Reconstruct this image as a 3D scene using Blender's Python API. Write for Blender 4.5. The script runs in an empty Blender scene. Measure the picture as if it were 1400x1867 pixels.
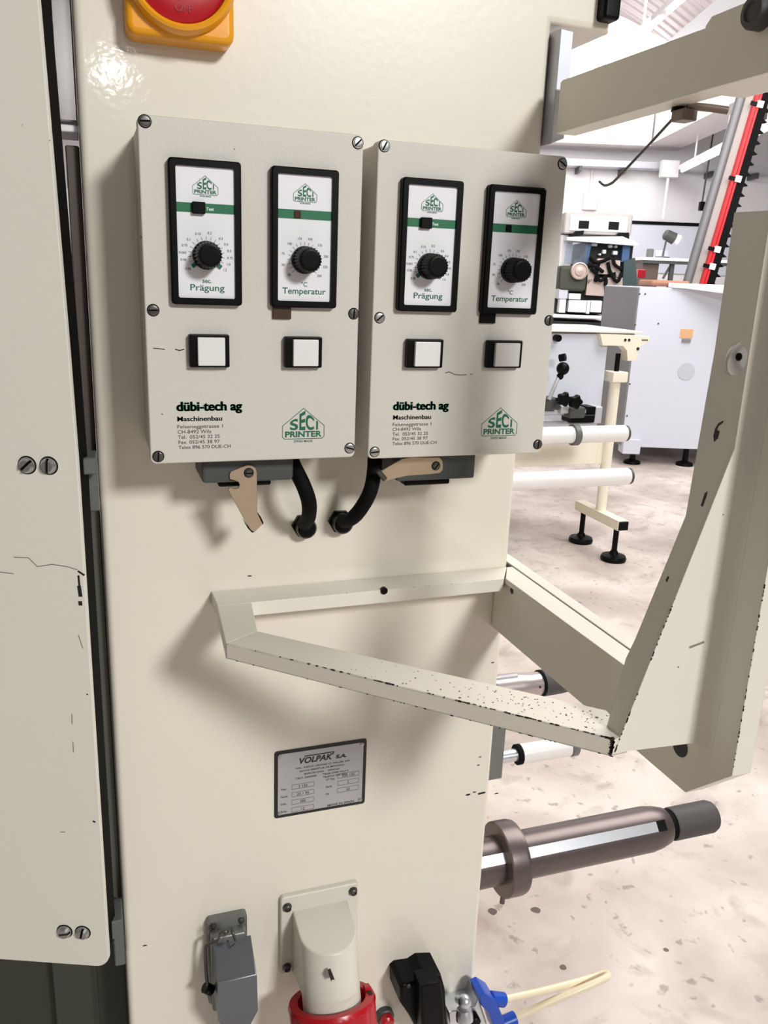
import bpy, bmesh, math, random
from mathutils import Vector, Matrix
random.seed(7)
SC = bpy.context.scene
COL = SC.collection
PI = math.pi

# ------------------------------------------------------------------ camera
FPX = 1532.23                      # focal length in pixels of the 1400 x 1867 frame
YAW, PITCH, ROLL = -0.338990, -0.275763, 0.0389778
CAM = Vector((-0.046419, -0.688214, 0.013901))
FW = Vector((-math.sin(YAW)*math.cos(PITCH), math.cos(YAW)*math.cos(PITCH), math.sin(PITCH)))
_r0 = Vector((math.cos(YAW), math.sin(YAW), 0))
_u0 = _r0.cross(FW)
RT = _r0*math.cos(ROLL) + _u0*math.sin(ROLL)
UP = -_r0*math.sin(ROLL) + _u0*math.cos(ROLL)
cd = bpy.data.cameras.new('camera')
cam = bpy.data.objects.new('camera', cd)
COL.objects.link(cam)
cd.sensor_fit = 'HORIZONTAL'; cd.sensor_width = 36.0; cd.lens = FPX/1400*36
cd.clip_start = 0.01; cd.clip_end = 200
cam.matrix_world = Matrix(((RT.x, UP.x, -FW.x, CAM.x), (RT.y, UP.y, -FW.y, CAM.y), (RT.z, UP.z, -FW.z, CAM.z), (0, 0, 0, 1)))
SC.camera = cam

FLOOR = -1.30
EA = Vector((math.cos(YAW), math.sin(YAW), 0))      # hall axes: the hall is turned against the machine
EB = Vector((-math.sin(YAW), math.cos(YAW), 0))
HALL = Matrix.Translation((CAM.x, CAM.y, 0)) @ Matrix.Rotation(YAW, 4, 'Z')

def ray(px, py):
    return RT*((px-700)/FPX) - UP*((py-933.5)/FPX) + FW
def on(px, py, ax, val):           # measured point of the photo on the real plane axis = val
    q = ray(px, py); t = (val-CAM[ax])/q[ax]
    return CAM + q*t
def hb(px, py, b):                 # measured point at distance b down the hall -> (a, z)
    q = ray(px, py); t = b/q.dot(EB); p = q*t
    return p.dot(EA), CAM.z + p.z
def W(a, b, z):
    return HALL @ Vector((a, b, z))

# ------------------------------------------------------------------ light
vs = SC.view_settings
SC.display_settings.display_device = 'sRGB'
vs.view_transform = 'Standard'; vs.look = 'None'; vs.gamma = 1.0; vs.use_curve_mapping = False
vs.exposure = 0.22
w = bpy.data.worlds.new('hall_daylight'); SC.world = w; w.use_nodes = True
bg = w.node_tree.nodes['Background']
bg.inputs[0].default_value = (1.0, 0.965, 0.925, 1); bg.inputs[1].default_value = 0.14
def area(name, loc, target, sx, sy, energy, col=(1, 1, 1)):
    l = bpy.data.lights.new(name, 'AREA'); l.shape = 'RECTANGLE'; l.size = sx; l.size_y = sy
    l.energy = energy; l.color = col
    o = bpy.data.objects.new(name, l); COL.objects.link(o); o.location = loc
    o.rotation_euler = (Vector(target)-Vector(loc)).to_track_quat('-Z', 'Y').to_euler()
    return o
area('roof_window_light', (1.58, -4.13, 2.05), (0.1, 0, -0.25), 0.78, 0.66, 146, (1.0, 0.997, 0.975))
area('hall_lamp_light', (0.16, -4.9, 1.08), (0, 0, 0.1), 0.10, 0.085, 3.2, (1.0, 0.98, 0.95))
area('skylight_far_light', W(2.2, 7.0, 2.9), W(2.8, 11.0, 0.0), 6, 5, 270, (1.0, 0.98, 0.97))
area('skylight_near_light', W(2.3, 3.2, 2.7), W(2.0, 3.2, -1), 3, 3, 190, (1.0, 0.97, 0.95))
area('wall_fill_light', W(2.2, 9.4, 2.7), W(2.6, 13.0, 0.9), 4, 2, 210, (1.0, 0.98, 0.98))  # added fill lamp that brightens the back wall

# ------------------------------------------------------------------ materials
def lin(c):
    c = c/255.0
    return c/12.92 if c <= 0.04045 else ((c+0.055)/1.055)**2.4
def rgb(r, g, b):
    return (lin(r), lin(g), lin(b), 1)
def mat(name, c, rough=0.5, metal=0.0, var=0.04, scale=8.0, bump=0.0, bscale=200.0, coat=0.0, chips=None, emit=None, trans=0.0, spec=0.5):
    m = bpy.data.materials.new(name); m.use_nodes = True
    nt = m.node_tree; N = nt.nodes; L = nt.links
    b = N['Principled BSDF']
    tc = N.new('ShaderNodeTexCoord')
    nz = N.new('ShaderNodeTexNoise'); nz.inputs['Scale'].default_value = scale; nz.inputs['Detail'].default_value = 4
    L.new(tc.outputs['Object'], nz.inputs['Vector'])
    mx = N.new('ShaderNodeMix'); mx.data_type = 'RGBA'
    base = rgb(*c)
    mx.inputs[6].default_value = tuple(x*(1-var) for x in base[:3])+(1,)
    mx.inputs[7].default_value = tuple(min(1, x*(1+var)) for x in base[:3])+(1,)
    L.new(nz.outputs['Fac'], mx.inputs[0])
    out = mx.outputs[2]
    if chips:                       # worn paint: dark metal showing along the edges
        dark, radius, amount, freq = chips
        bv = N.new('ShaderNodeBevel'); bv.samples = 4; bv.inputs['Radius'].default_value = radius
        ge = N.new('ShaderNodeNewGeometry')
        dt = N.new('ShaderNodeVectorMath'); dt.operation = 'DOT_PRODUCT'
        L.new(bv.outputs[0], dt.inputs[0]); L.new(ge.outputs['Normal'], dt.inputs[1])
        n2 = N.new('ShaderNodeTexNoise'); n2.inputs['Scale'].default_value = freq; n2.inputs['Detail'].default_value = 5
        L.new(tc.outputs['Object'], n2.inputs['Vector'])
        s1 = N.new('ShaderNodeMath'); s1.operation = 'SUBTRACT'; s1.inputs[0].default_value = 1.0
        L.new(dt.outputs['Value'], s1.inputs[1])
        m1 = N.new('ShaderNodeMath'); m1.operation = 'MULTIPLY'; L.new(s1.outputs[0], m1.inputs[0]); L.new(n2.outputs['Fac'], m1.inputs[1])
        g1 = N.new('ShaderNodeMath'); g1.operation = 'GREATER_THAN'; L.new(m1.outputs[0], g1.inputs[0]); g1.inputs[1].default_value = amount
        mc = N.new('ShaderNodeMix'); mc.data_type = 'RGBA'; L.new(g1.outputs[0], mc.inputs[0])
        L.new(out, mc.inputs[6]); mc.inputs[7].default_value = rgb(*dark); out = mc.outputs[2]
    L.new(out, b.inputs['Base Color'])
    b.inputs['Roughness'].default_value = rough; b.inputs['Metallic'].default_value = metal
    b.inputs['Coat Weight'].default_value = coat; b.inputs['Coat Roughness'].default_value = 0.07; b.inputs['Specular IOR Level'].default_value = spec
    if trans: b.inputs['Transmission Weight'].default_value = trans
    if emit:
        b.inputs['Emission Color'].default_value = rgb(*c); b.inputs['Emission Strength'].default_value = emit
    if bump:
        nb = N.new('ShaderNodeTexNoise'); nb.inputs['Scale'].default_value = bscale; nb.inputs['Detail'].default_value = 2
        L.new(tc.outputs['Object'], nb.inputs['Vector'])
        bp = N.new('ShaderNodeBump'); bp.inputs['Strength'].default_value = bump; bp.inputs['Distance'].default_value = 0.001
        L.new(nb.outputs['Fac'], bp.inputs['Height']); L.new(bp.outputs['Normal'], b.inputs['Normal']); L.new(bp.outputs['Normal'], b.inputs['Coat Normal'])
    return m
CREAM = mat('cream_gloss_paint', (228, 222, 207), 0.34, var=0.02, bump=0.09, bscale=130, coat=0.5)
DOORP = mat('grey_cream_paint', (226, 224, 212), 0.42, var=0.03, bump=0.10, bscale=240)
CREAMB = mat('cream_bracket_paint', (226, 222, 208), 0.36, var=0.03, scale=30, bump=0.06, bscale=220, chips=((60, 48, 40), 0.0010, 0.215, 120))
CREAMW = mat('worn_cream_paint', (224, 218, 204), 0.42, var=0.04, scale=30, bump=0.06, bscale=220, chips=((48, 36, 30), 0.0024, 0.085, 75))
BOXP = mat('pale_grey_box_paint', (206, 202, 193), 0.5, var=0.02, bump=0.15, bscale=600)
BLACK = mat('black_plastic', (8, 8, 9), 0.40, var=0.1, spec=0.12)
RUBBER = mat('black_rubber', (6, 6, 7), 0.75, var=0.1, spec=0.15)
WHITEF = mat('white_face_plate', (232, 232, 236), 0.35, var=0.01)
CAPW = mat('white_button_cap', (228, 228, 226), 0.3, var=0.01)
CAPG = mat('greyed_button_cap', (205, 203, 198), 0.3, var=0.02)
GREEN = mat('green_print', (0, 104, 66), 0.5, var=0.03)
DGREEN = mat('dark_green_print', (0, 96, 68), 0.5, var=0.03)
INK = mat('black_print', (24, 26, 26), 0.5, var=0.03)
PALEP = mat('pale_green_print', (205, 232, 218), 0.5, var=0.02)
LED = mat('red_brown_lamp', (70, 28, 18), 0.25, var=0.3, scale=300)
BROWN = mat('dark_brown_plastic', (66, 42, 28), 0.35, var=0.4, scale=120)
ZINC = mat('zinc_screw', (176, 176, 174), 0.32, 0.9, var=0.1, scale=200)
DZINC = mat('dark_screw', (96, 94, 90), 0.38, 0.85, var=0.15, scale=200)
NICKEL = mat('nickel_lever', (196, 176, 152), 0.34, 0.75, var=0.05, scale=60)
DGREY = mat('dark_grey_metal', (74, 77, 76), 0.5, 0.25, var=0.06)
HINGEG = mat('hinge_grey_paint', (98, 101, 98), 0.5, 0.1, var=0.05)
MGREY = mat('grey_hood_paint', (98, 102, 107), 0.32, 0.25, var=0.05, scale=30)
BGREY = mat('grey_base_cast', (120, 122, 120), 0.35, 0.5, var=0.12, scale=60)
STEEL = mat('bright_steel', (214, 216, 222), 0.3, 0.8, var=0.06, scale=50)
BRUSH = mat('brushed_steel_plate', (196, 198, 206), 0.42, 0.35, var=0.08, scale=60)
ALU = mat('aluminium_post', (182, 178, 178), 0.22, 0.75, var=0.04)
SHAFT = mat('dark_bronze_shaft', (104, 94, 92), 0.36, 0.7, var=0.08, scale=25)
CAPD = mat('dark_grey_end_cap', (74, 72, 72), 0.62, 0.1, var=0.06)
YEL = mat('yellow_plastic', (236, 160, 24), 0.28, var=0.03)
RED = mat('red_plastic', (176, 8, 26), 0.3, var=0.04)
REDD = mat('deep_red_plastic', (150, 4, 20), 0.25, var=0.05)
CEEP = mat('off_white_plastic', (216, 212, 200), 0.38, var=0.02)
BLUE = mat('blue_fitting_plastic', (22, 72, 176), 0.35, var=0.08, scale=60)
TUBEM = mat('cream_tube', (232, 218, 188), 0.35, var=0.03)
PLATE = mat('aluminium_nameplate', (176, 176, 178), 0.38, 0.3, var=0.04, scale=60)
OLIVE = mat('dark_olive_paint', (58, 60, 50), 0.6, var=0.1, scale=3)
DARKIN = mat('dark_interior', (30, 31, 30), 0.8, var=0.1)
ROLLW = mat('white_roller', (236, 236, 234), 0.3, 0.1, var=0.02)
HWHITE = mat('hall_white_paint', (234, 232, 234), 0.8, var=0.02, scale=2)
HBEAM = mat('hall_beam_paint', (228, 224, 224), 0.8, var=0.02, scale=2)
HGREY = mat('hall_ceiling_grey', (176, 172, 168), 0.85, var=0.04, scale=2)
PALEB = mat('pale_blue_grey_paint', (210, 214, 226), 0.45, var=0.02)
CABG = mat('cabinet_shade_and_latch_grey', (128, 128, 130), 0.5, var=0.03)
NAVY = mat('blue_machine_paint', (52, 86, 128), 0.4, var=0.1)
PETROL = mat('dark_green_machine_paint', (42, 62, 64), 0.5, var=0.1)
COPPER = mat('brown_cardboard', (158, 112, 88), 0.7, var=0.15, scale=12)
DARKWOOD = mat('dark_brown_panel', (92, 74, 70), 0.6, var=0.1)
PINKPL = mat('pinkish_plate', (186, 168, 160), 0.35, 0.2, var=0.1, scale=20)
ORANGE = mat('orange_sticker', (222, 172, 126), 0.6, var=0.15, scale=60)
REDL = mat('red_rail', (214, 24, 34), 0.4, var=0.08)
POSTG = mat('post_dark_reflection', (100, 101, 92), 0.4, 0.3, var=0.05)
BROWNS = mat('brown_post_reflection', (84, 74, 66), 0.5, var=0.06)
MASTG = mat('mast_grey', (112, 111, 113), 0.45, 0.2, var=0.05)
CREAMM = mat('cream_machine_paint', (238, 232, 214), 0.4, var=0.02)
GLOWW = mat('lit_skylight_glazing', (255, 252, 250), 0.6, emit=3.2)
LAMPW = mat('lit_tube_lamp', (255, 255, 252), 0.5, emit=2.0)
CLEARG = mat('clear_guard', (210, 220, 232), 0.1, trans=0.9, var=0.01)

def floor_mat():
    m = bpy.data.materials.new('worn_concrete'); m.use_nodes = True
    nt = m.node_tree; N = nt.nodes; L = nt.links; b = N['Principled BSDF']
    tc = N.new('ShaderNodeTexCoord')
    def noise(s, d, w=0.0):
        n = N.new('ShaderNodeTexNoise'); n.inputs['Scale'].default_value = s; n.inputs['Detail'].default_value = d
        n.inputs['Distortion'].default_value = w
        L.new(tc.outputs['Object'], n.inputs['Vector']); return n
    def ramp(n, stops):
        r = N.new('ShaderNodeValToRGB'); e = r.color_ramp.elements
        for i, (p, c) in enumerate(stops):
            el = e[i] if i < 2 else e.new(p)
            el.position = p; el.color = c
        L.new(n, r.inputs[0]); return r.outputs[0]
    big = ramp(noise(2.6, 8, 0.25).outputs['Fac'], [(0.34, rgb(176, 162, 155)), (0.5, rgb(203, 190, 183)), (0.64, rgb(222, 213, 206))])
    def mixc(f, a, c, k):
        mx = N.new('ShaderNodeMix'); mx.data_type = 'RGBA'
        sc = N.new('ShaderNodeMath'); sc.operation = 'MULTIPLY'; sc.inputs[1].default_value = k
        L.new(f, sc.inputs[0]); L.new(sc.outputs[0], mx.inputs[0]); L.new(a, mx.inputs[6]); mx.inputs[7].default_value = c
        return mx.outputs[2]
    f1 = ramp(noise(9, 8, 0.6).outputs['Fac'], [(0.54, (0, 0, 0, 1)), (0.70, (1, 1, 1, 1))])
    c = mixc(f1, big, rgb(140, 122, 114), 0.42)
    f2 = ramp(noise(34, 6, 0.3).outputs['Fac'], [(0.63, (0, 0, 0, 1)), (0.70, (1, 1, 1, 1))])
    c = mixc(f2, c, rgb(110, 90, 82), 0.5)
    vo = N.new('ShaderNodeTexVoronoi'); vo.inputs['Scale'].default_value = 5.5; vo.inputs['Randomness'].default_value = 1
    L.new(tc.outputs['Object'], vo.inputs['Vector'])
    f3 = ramp(vo.outputs['Distance'], [(0.02, (1, 1, 1, 1)), (0.055, (0, 0, 0, 1))])
    c = mixc(f3, c, rgb(96, 74, 66), 0.7)
    # single oil spots at their places on the floor
    for (px, py, rr) in ((900, 1658, 0.011), (978, 1655, 0.012), (1028, 1760, 0.008), (935, 1625, 0.008), (1215, 1730, 0.006)):
        p = on(px, py, 2, FLOOR)
        d = N.new('ShaderNodeVectorMath'); d.operation = 'DISTANCE'; d.inputs[1].default_value = p
        nd = N.new('ShaderNodeVectorMath'); nd.operation = 'ADD'
        nn = noise(40, 2); ns = N.new('ShaderNodeVectorMath'); ns.operation = 'SCALE'; ns.inputs['Scale'].default_value = rr*0.9
        L.new(nn.outputs['Color'], ns.inputs[0]); L.new(tc.outputs['Object'], nd.inputs[0]); L.new(ns.outputs[0], nd.inputs[1])
        L.new(nd.outputs[0], d.inputs[0])
        lt = N.new('ShaderNodeMath'); lt.operation = 'LESS_THAN'; L.new(d.outputs['Value'], lt.inputs[0]); lt.inputs[1].default_value = rr
        c = mixc(lt.outputs[0], c, rgb(60, 40, 32), 0.85)
    L.new(c, b.inputs['Base Color']); b.inputs['Roughness'].default_value = 0.5
    return m
FLOORM = floor_mat()

def corrugated():
    m = bpy.data.materials.new('corrugated_vault'); m.use_nodes = True
    nt = m.node_tree; N = nt.nodes; L = nt.links; b = N['Principled BSDF']
    tc = N.new('ShaderNodeTexCoord'); wv = N.new('ShaderNodeTexWave'); wv.bands_direction = 'Y'; wv.inputs['Scale'].default_value = 1.6
    L.new(tc.outputs['Object'], wv.inputs['Vector'])
    bp = N.new('ShaderNodeBump'); bp.inputs['Distance'].default_value = 0.05; bp.inputs['Strength'].default_value = 1
    L.new(wv.outputs['Fac'], bp.inputs['Height']); L.new(bp.outputs['Normal'], b.inputs['Normal'])
    b.inputs['Base Color'].default_value = rgb(150, 140, 141); b.inputs['Roughness'].default_value = 0.6
    return m
CORR = corrugated()

# ------------------------------------------------------------------ mesh builder
MW = {}
class MB:
    def __init__(s, *mats, xf=None):
        s.bm = bmesh.new(); s.mats = list(mats); s.xf = xf
    def _add(s, t, mi=0, xf=None):
        x = xf if xf is not None else s.xf
        if x is not None: t.transform(x)
        for f in t.faces: f.material_index = mi
        me = bpy.data.meshes.new('tmp'); t.to_mesh(me); t.free()
        s.bm.from_mesh(me); bpy.data.meshes.remove(me)
    def box(s, x0, x1, y0, y1, z0, z1, bev=0.0, seg=2, mi=0, xf=None):
        t = bmesh.new(); bmesh.ops.create_cube(t, size=1)
        for v in t.verts:
            v.co = Vector(((x0+x1)/2+v.co.x*(x1-x0), (y0+y1)/2+v.co.y*(y1-y0), (z0+z1)/2+v.co.z*(z1-z0)))
        if bev: bmesh.ops.bevel(t, geom=t.edges[:], offset=bev, segments=seg, affect='EDGES', profile=0.5)
        s._add(t, mi, xf); return s
    def loft(s, a, b, mi=0, bev=0.0, seg=2, xf=None, bevall=False):   # solid between two equal polygons
        t = bmesh.new()
        va = [t.verts.new(p) for p in a]; vb = [t.verts.new(p) for p in b]; n = len(a)
        fa = t.faces.new(va); t.faces.new(vb[::-1])
        for i in range(n): t.faces.new((va[(i+1) % n], va[i], vb[i], vb[(i+1) % n]))
        bmesh.ops.recalc_face_normals(t, faces=t.faces[:])
        if bev:
            ge = t.edges[:] if bevall else list(fa.edges)
            bmesh.ops.bevel(t, geom=ge, offset=bev, segments=seg, affect='EDGES', profile=0.5)
        s._add(t, mi, xf); return s
    def prism(s, pts, ax, v0, v1, mi=0, bev=0.0, seg=2, xf=None, bevall=False):  # polygon in the plane square to ax
        def P(p, v):
            q = list(p); q.insert(ax, v); return Vector(q)
        return s.loft([P(p, v0) for p in pts], [P(p, v1) for p in pts], mi, bev, seg, xf, bevall)
    def lathe(s, p, d, prof, n=32, mi=0, xf=None, caps=True):   # prof: (distance along d, radius)
        d = Vector(d).normalized(); q = d.to_track_quat('Z', 'Y').to_matrix().to_4x4(); q.translation = Vector(p)
        t = bmesh.new(); rings = []
        for h, r in prof:
            r = max(r, 1e-5)
            rings.append([t.verts.new((r*math.cos(2*PI*k/n), r*math.sin(2*PI*k/n), h)) for k in range(n)])
        for A, B in zip(rings, rings[1:]):
            for k in range(n): t.faces.new((A[k], A[(k+1) % n], B[(k+1) % n], B[k]))
        if caps:
            t.faces.new(rings[0][::-1]); t.faces.new(rings[-1])
        bmesh.ops.recalc_face_normals(t, faces=t.faces[:])
        t.transform(q); s._add(t, mi, xf); return s
    def cyl(s, a, b, r, n=24, mi=0, bev=0.0, xf=None):
        a, b = Vector(a), Vector(b); L = (b-a).length
        pr = [(0, r), (L, r)] if not bev else [(0, r-bev), (bev, r), (L-bev, r), (L, r-bev)]
        return s.lathe(a, b-a, pr, n, mi, xf)
    def tube(s, pts, r, n=10, mi=0, sub=5, xf=None):
        P = [Vector(p) for p in pts]; out = []
        if len(P) > 2 and sub > 1:
            Q = [P[0]*2-P[1]]+P+[P[-1]*2-P[-2]]
            for i in range(1, len(Q)-2):
                for k in range(sub):
                    u = k/sub; a, b, c, d = Q[i-1:i+3]
                    out.append(0.5*((2*b)+(c-a)*u+(2*a-5*b+4*c-d)*u*u+(3*b-a-3*c+d)*u**3))
            out.append(P[-1])
        else: out = P
        t = bmesh.new(); rings = []; ref = None
        for i, p in enumerate(out):
            tg = (out[min(i+1, len(out)-1)]-out[max(i-1, 0)]).normalized()
            if ref is None: ref = tg.orthogonal().normalized()
            ref = (ref-tg*ref.dot(tg)).normalized(); bi = tg.cross(ref)
            rings.append([t.verts.new(p+(ref*math.cos(2*PI*k/n)+bi*math.sin(2*PI*k/n))*r) for k in range(n)])
        for A, B in zip(rings, rings[1:]):
            for k in range(n): t.faces.new((A[k], A[(k+1) % n], B[(k+1) % n], B[k]))
        t.faces.new(rings[0][::-1]); t.faces.new(rings[-1])
        bmesh.ops.recalc_face_normals(t, faces=t.faces[:])
        s._add(t, mi, xf); return s
    def sphere(s, c, r, mi=0, n=16, sc=(1, 1, 1), xf=None):
        t = bmesh.new(); bmesh.ops.create_uvsphere(t, u_segments=n, v_segments=max(6, n//2), radius=r)
        for v in t.verts: v.co = Vector((v.co.x*sc[0]+c[0], v.co.y*sc[1]+c[1], v.co.z*sc[2]+c[2]))
        s._add(t, mi, xf); return s
    def text(s, txt, x, z, y, size, width=None, bold=0.0, align='LEFT', mi=0, shear=0.0, warp=None, rot=0.0, spacing=1.0, thick=0.00012, slope=0.0):
        c = bpy.data.curves.new('t', 'FONT'); c.body = txt; c.size = size; c.align_x = align
        c.offset = bold*size; c.shear = shear; c.space_character = spacing; c.resolution_u = 4
        o = bpy.data.objects.new('t', c); COL.objects.link(o)
        dg = bpy.context.evaluated_depsgraph_get(); me = bpy.data.meshes.new_from_object(o.evaluated_get(dg))
        bpy.data.objects.remove(o); bpy.data.curves.remove(c)
        t = bmesh.new(); t.from_mesh(me); bpy.data.meshes.remove(me)
        if t.verts:
            x0 = min(v.co.x for v in t.verts); x1 = max(v.co.x for v in t.verts)
            k = width/(x1-x0) if width else 1.0
            for v in t.verts:
                X, Z = v.co.x*k, v.co.y
                if warp: Z *= warp(X)
                X, Z = X*math.cos(rot)-Z*math.sin(rot), X*math.sin(rot)+Z*math.cos(rot)
                v.co = Vector((x+X, y, z+Z+slope*X))
            bmesh.ops.recalc_face_normals(t, faces=t.faces[:])
            r = bmesh.ops.extrude_face_region(t, geom=t.faces[:])
            for v in r['geom']:
                if isinstance(v, bmesh.types.BMVert): v.co.y -= thick
        s._add(t, mi); return s
    def line(s, a, b, wd, y, mi=0, thick=0.00012):               # flat printed stroke on a plane facing -Y
        a = Vector((a[0], 0, a[1])); b = Vector((b[0], 0, b[1])); d = (b-a).normalized(); n = Vector((-d.z, 0, d.x))*wd/2
        e = d*wd*0.4
        return s.loft([p+Vector((0, y-thick, 0)) for p in (a-n-e, b-n+e, b+n+e, a+n-e)], [p+Vector((0, y, 0)) for p in (a-n-e, b-n+e, b+n+e, a+n-e)], mi)
    def build(s, name, parent=None, ang=35, **props):
        me = bpy.data.meshes.new(name)
        if parent is not None: s.bm.transform(MW[parent.name].inverted())
        s.bm.to_mesh(me); s.bm.free()
        for m in s.mats: me.materials.append(m)
        for p in me.polygons: p.use_smooth = True
        me.set_sharp_from_angle(angle=math.radians(ang))
        o = bpy.data.objects.new(name, me); COL.objects.link(o)
        wn = o.modifiers.new('weighted_normal', 'WEIGHTED_NORMAL'); wn.keep_sharp = True; wn.weight = 100
        if parent is not None: o.parent = parent; MW[o.name] = MW[parent.name].copy()
        else: MW[o.name] = Matrix.Identity(4)
        for k, v in props.items(): o[k] = v
        return o
def thing(name, label, cat, loc=(0, 0, 0), rotz=0.0, group=None):
    o = bpy.data.objects.new(name, None); COL.objects.link(o); o.empty_display_size = 0.05
    o.location = loc; o.rotation_euler = (0, 0, rotz); o['label'] = label; o['category'] = cat
    if group: o['group'] = group
    MW[o.name] = Matrix.Translation(loc) @ Matrix.Rotation(rotz, 4, 'Z')
    return o
def tag(o, label, cat, group=None):
    o['label'] = label; o['category'] = cat
    if group: o['group'] = group
    return o
def rrect(x0, x1, z0, z1, r, n=4):
    out = []
    for cx, cz, a0 in ((x1-r, z1-r, 0), (x0+r, z1-r, 90), (x0+r, z0+r, 180), (x1-r, z0+r, 270)):
        for k in range(n+1):
            a = math.radians(a0+90*k/n); out.append((cx+r*math.cos(a), cz+r*math.sin(a)))
    return out
def circ(cx, cz, r, n=24):
    return [(cx+r*math.cos(2*PI*k/n), cz+r*math.sin(2*PI*k/n)) for k in range(n)]
def screw(parent, x, z, y, r, ang=0.0, m=None, dome=0.35, name='screw', xf=None):
    """slotted screw head on a face that looks towards -Y"""
    m = m or ZINC
    b = MB(m, RUBBER); h = r*0.55
    ring = [(0, r*1.0), (h*0.35, r), (h*0.5, r*0.96)]
    b.lathe((x, y, z), (0, -1, 0), ring, 24, xf=xf)
    b.lathe((x, y+0.0001, z), (0, -1, 0), [(0, r*1.16), (0.0003, r*1.14)], 24, mi=1, xf=xf)
    g = r*0.16
    for sg in (1, -1):
        pts = []
        for k in range(13):
            a = PI*k/12; px, pz = r*0.95*math.cos(a), max(r*0.95*math.sin(a), g)
            pts.append((px, pz*sg))
        ca, sa = math.cos(ang), math.sin(ang)
        A = [Vector((x+p*ca-q*sa, y-h*0.45, z+p*sa+q*ca)) for p, q in pts]
        k2 = 0.72
        def up(p, q):
            q2 = sg*max(abs(q)*k2, g); p2 = p*k2
            return Vector((x+p2*ca-q2*sa, y-h*0.45-r*dome, z+p2*sa+q2*ca))
        b.loft(A, [up(p, q) for p, q in pts], xf=xf)
    pts = [(-r*0.9, -g), (r*0.9, -g), (r*0.9, g), (-r*0.9, g)]
    ca, sa = math.cos(ang), math.sin(ang)
    P = [Vector((x+p*ca-q*sa, y-h*0.5-0.0001, z+p*sa+q*ca)) for p, q in pts]
    b.loft(P, [p+Vector((0, 0.0002, 0)) for p in P], mi=1, xf=xf)
    return b.build(name, parent)

# ================================================================== SETTING
MB(FLOORM).box(-9, 16, -6, 22, FLOOR-0.1, FLOOR).build('floor', kind='structure')
HB = 13.0
MB(HWHITE, xf=HALL).box(-7, 14, HB, HB+0.25, FLOOR, 4.6).build('wall_back', kind='structure')
MB(HWHITE, xf=HALL).box(12.0, 12.25, -2, HB, FLOOR, 4.6).build('wall_right', kind='structure')
# roof: edge beam on the wall, deep beam, upright shed glazing, corrugated vault, lower grey bay
MB(HBEAM, xf=HALL).box(-6, 3.42, 12.35, HB, 1.82, 2.30).build('beam_back', kind='structure')
MB(HBEAM, xf=HALL).box(3.45, 3.95, 7.0, HB, 1.86, 2.75).build('beam_right', kind='structure')
MB(HGREY, xf=HALL).box(3.95, 12, 6.0, HB, 2.25, 2.4).build('ceiling', kind='structure')
MB(HBEAM, xf=HALL).box(-6, 3.45, 12.22, HB, 3.12, 3.9).build('beam_upper', kind='structure')
va = MB(CORR, xf=HALL)
arc = [(0.6+2.84*(k/20.0), 3.06+0.42*math.sin(PI*k/20.0)) for k in range(21)]
va.prism([(a, z) for a, z in arc]+[(a, z+0.06) for a, z in arc[::-1]], 1, 7.0, 12.2)
va.build('ceiling_vault', kind='structure')
MB(GLOWW, xf=HALL).box(1.75, 3.44, 12.24, 12.27, 2.32, 3.1).build('window_1', kind='structure')
MB(HWHITE, xf=HALL).prism([(1.3, 2.3), (1.75, 2.3), (2.15, 3.12), (1.3, 3.12)], 1, 11.9, 12.22).build('trim_1', kind='structure')
# cable tray, lamps and fittings of the hall
t = thing('cable_tray', 'long grey cable tray running along the back wall', 'cable tray', W(2, HB-0.3, 1.6), YAW)
b = MB(BRUSH, xf=HALL).box(-3, 9, HB-0.34, HB-0.30, 1.58, 1.66).box(-3, 9, HB-0.10, HB-0.06, 1.58, 1.66).box(-3, 9, HB-0.34, HB-0.06, 1.575, 1.585)
b.build('tray', t)
for k in range(7):
    a = 2.55+k*0.62
    MB(DGREY, xf=HALL).box(a, a+0.04, HB-0.32, HB-0.002, 1.50, 1.574).build('tray_bracket', t)
def lamp_row(name, label, a0, b0, a1, b1, z, n, hang):
    t = thing(name, label, 'ceiling lamp', W(a0, b0, z), YAW, 'fluorescent lamp rows')
    A, B = Vector((a0, b0, z)), Vector((a1, b1, z))
    d = (B-A).normalized(); s = Vector((d.y, -d.x, 0))*0.05
    MB(HWHITE, xf=HALL).loft([A-s, A+s, A+s+Vector((0, 0, .05)), A-s+Vector((0, 0, .05))], [B-s, B+s, B+s+Vector((0, 0, .05)), B-s+Vector((0, 0, .05))]).build('rail', t)
    for k in range(n):
        p = A+(B-A)*((k+0.06)/n); q = A+(B-A)*((k+0.94)/n)
        MB(LAMPW, xf=HALL).cyl(p-Vector((0, 0, .02)), q-Vector((0, 0, .02)), 0.02, 10).build('lamp_tube', t)
    for k in range(hang[0]):
        p = A+(B-A)*((k+0.5)/hang[0])
        MB(HWHITE, xf=HALL).cyl(p, (p.x, p.y, hang[1]), 0.012, 8).build('hanger', t)
lamp_row('fluorescent_lamp', 'lamp row hung below the bright skylight glazing', 2.42, 11.8, 2.52, 7.6, 2.5, 3, (3, 3.2))
lamp_row('fluorescent_lamp', 'lamp row hanging under the deep white roof beam near the cable tray', 3.84, 12.25, 3.50, 8.2, 1.52, 4, (3, 1.9))
t = thing('junction_box', 'small white junction box on the back wall below the cable tray', 'junction box', W(2.80, HB, 1.1), YAW)
MB(HBEAM, xf=HALL).box(2.70, 2.90, HB-0.08, HB, 1.02, 1.24, 0.01).build('box_body', t)
MB(HBEAM, xf=HALL).cyl((2.80, HB-0.03, 1.24), (2.80, HB-0.03, 1.58), 0.018, 8).build('conduit', t)
t = thing('pendant_switch', 'pendant switch hanging on a thin dark cord before the back wall', 'switch', W(4.42, HB-0.35, 1.1), YAW)
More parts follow.
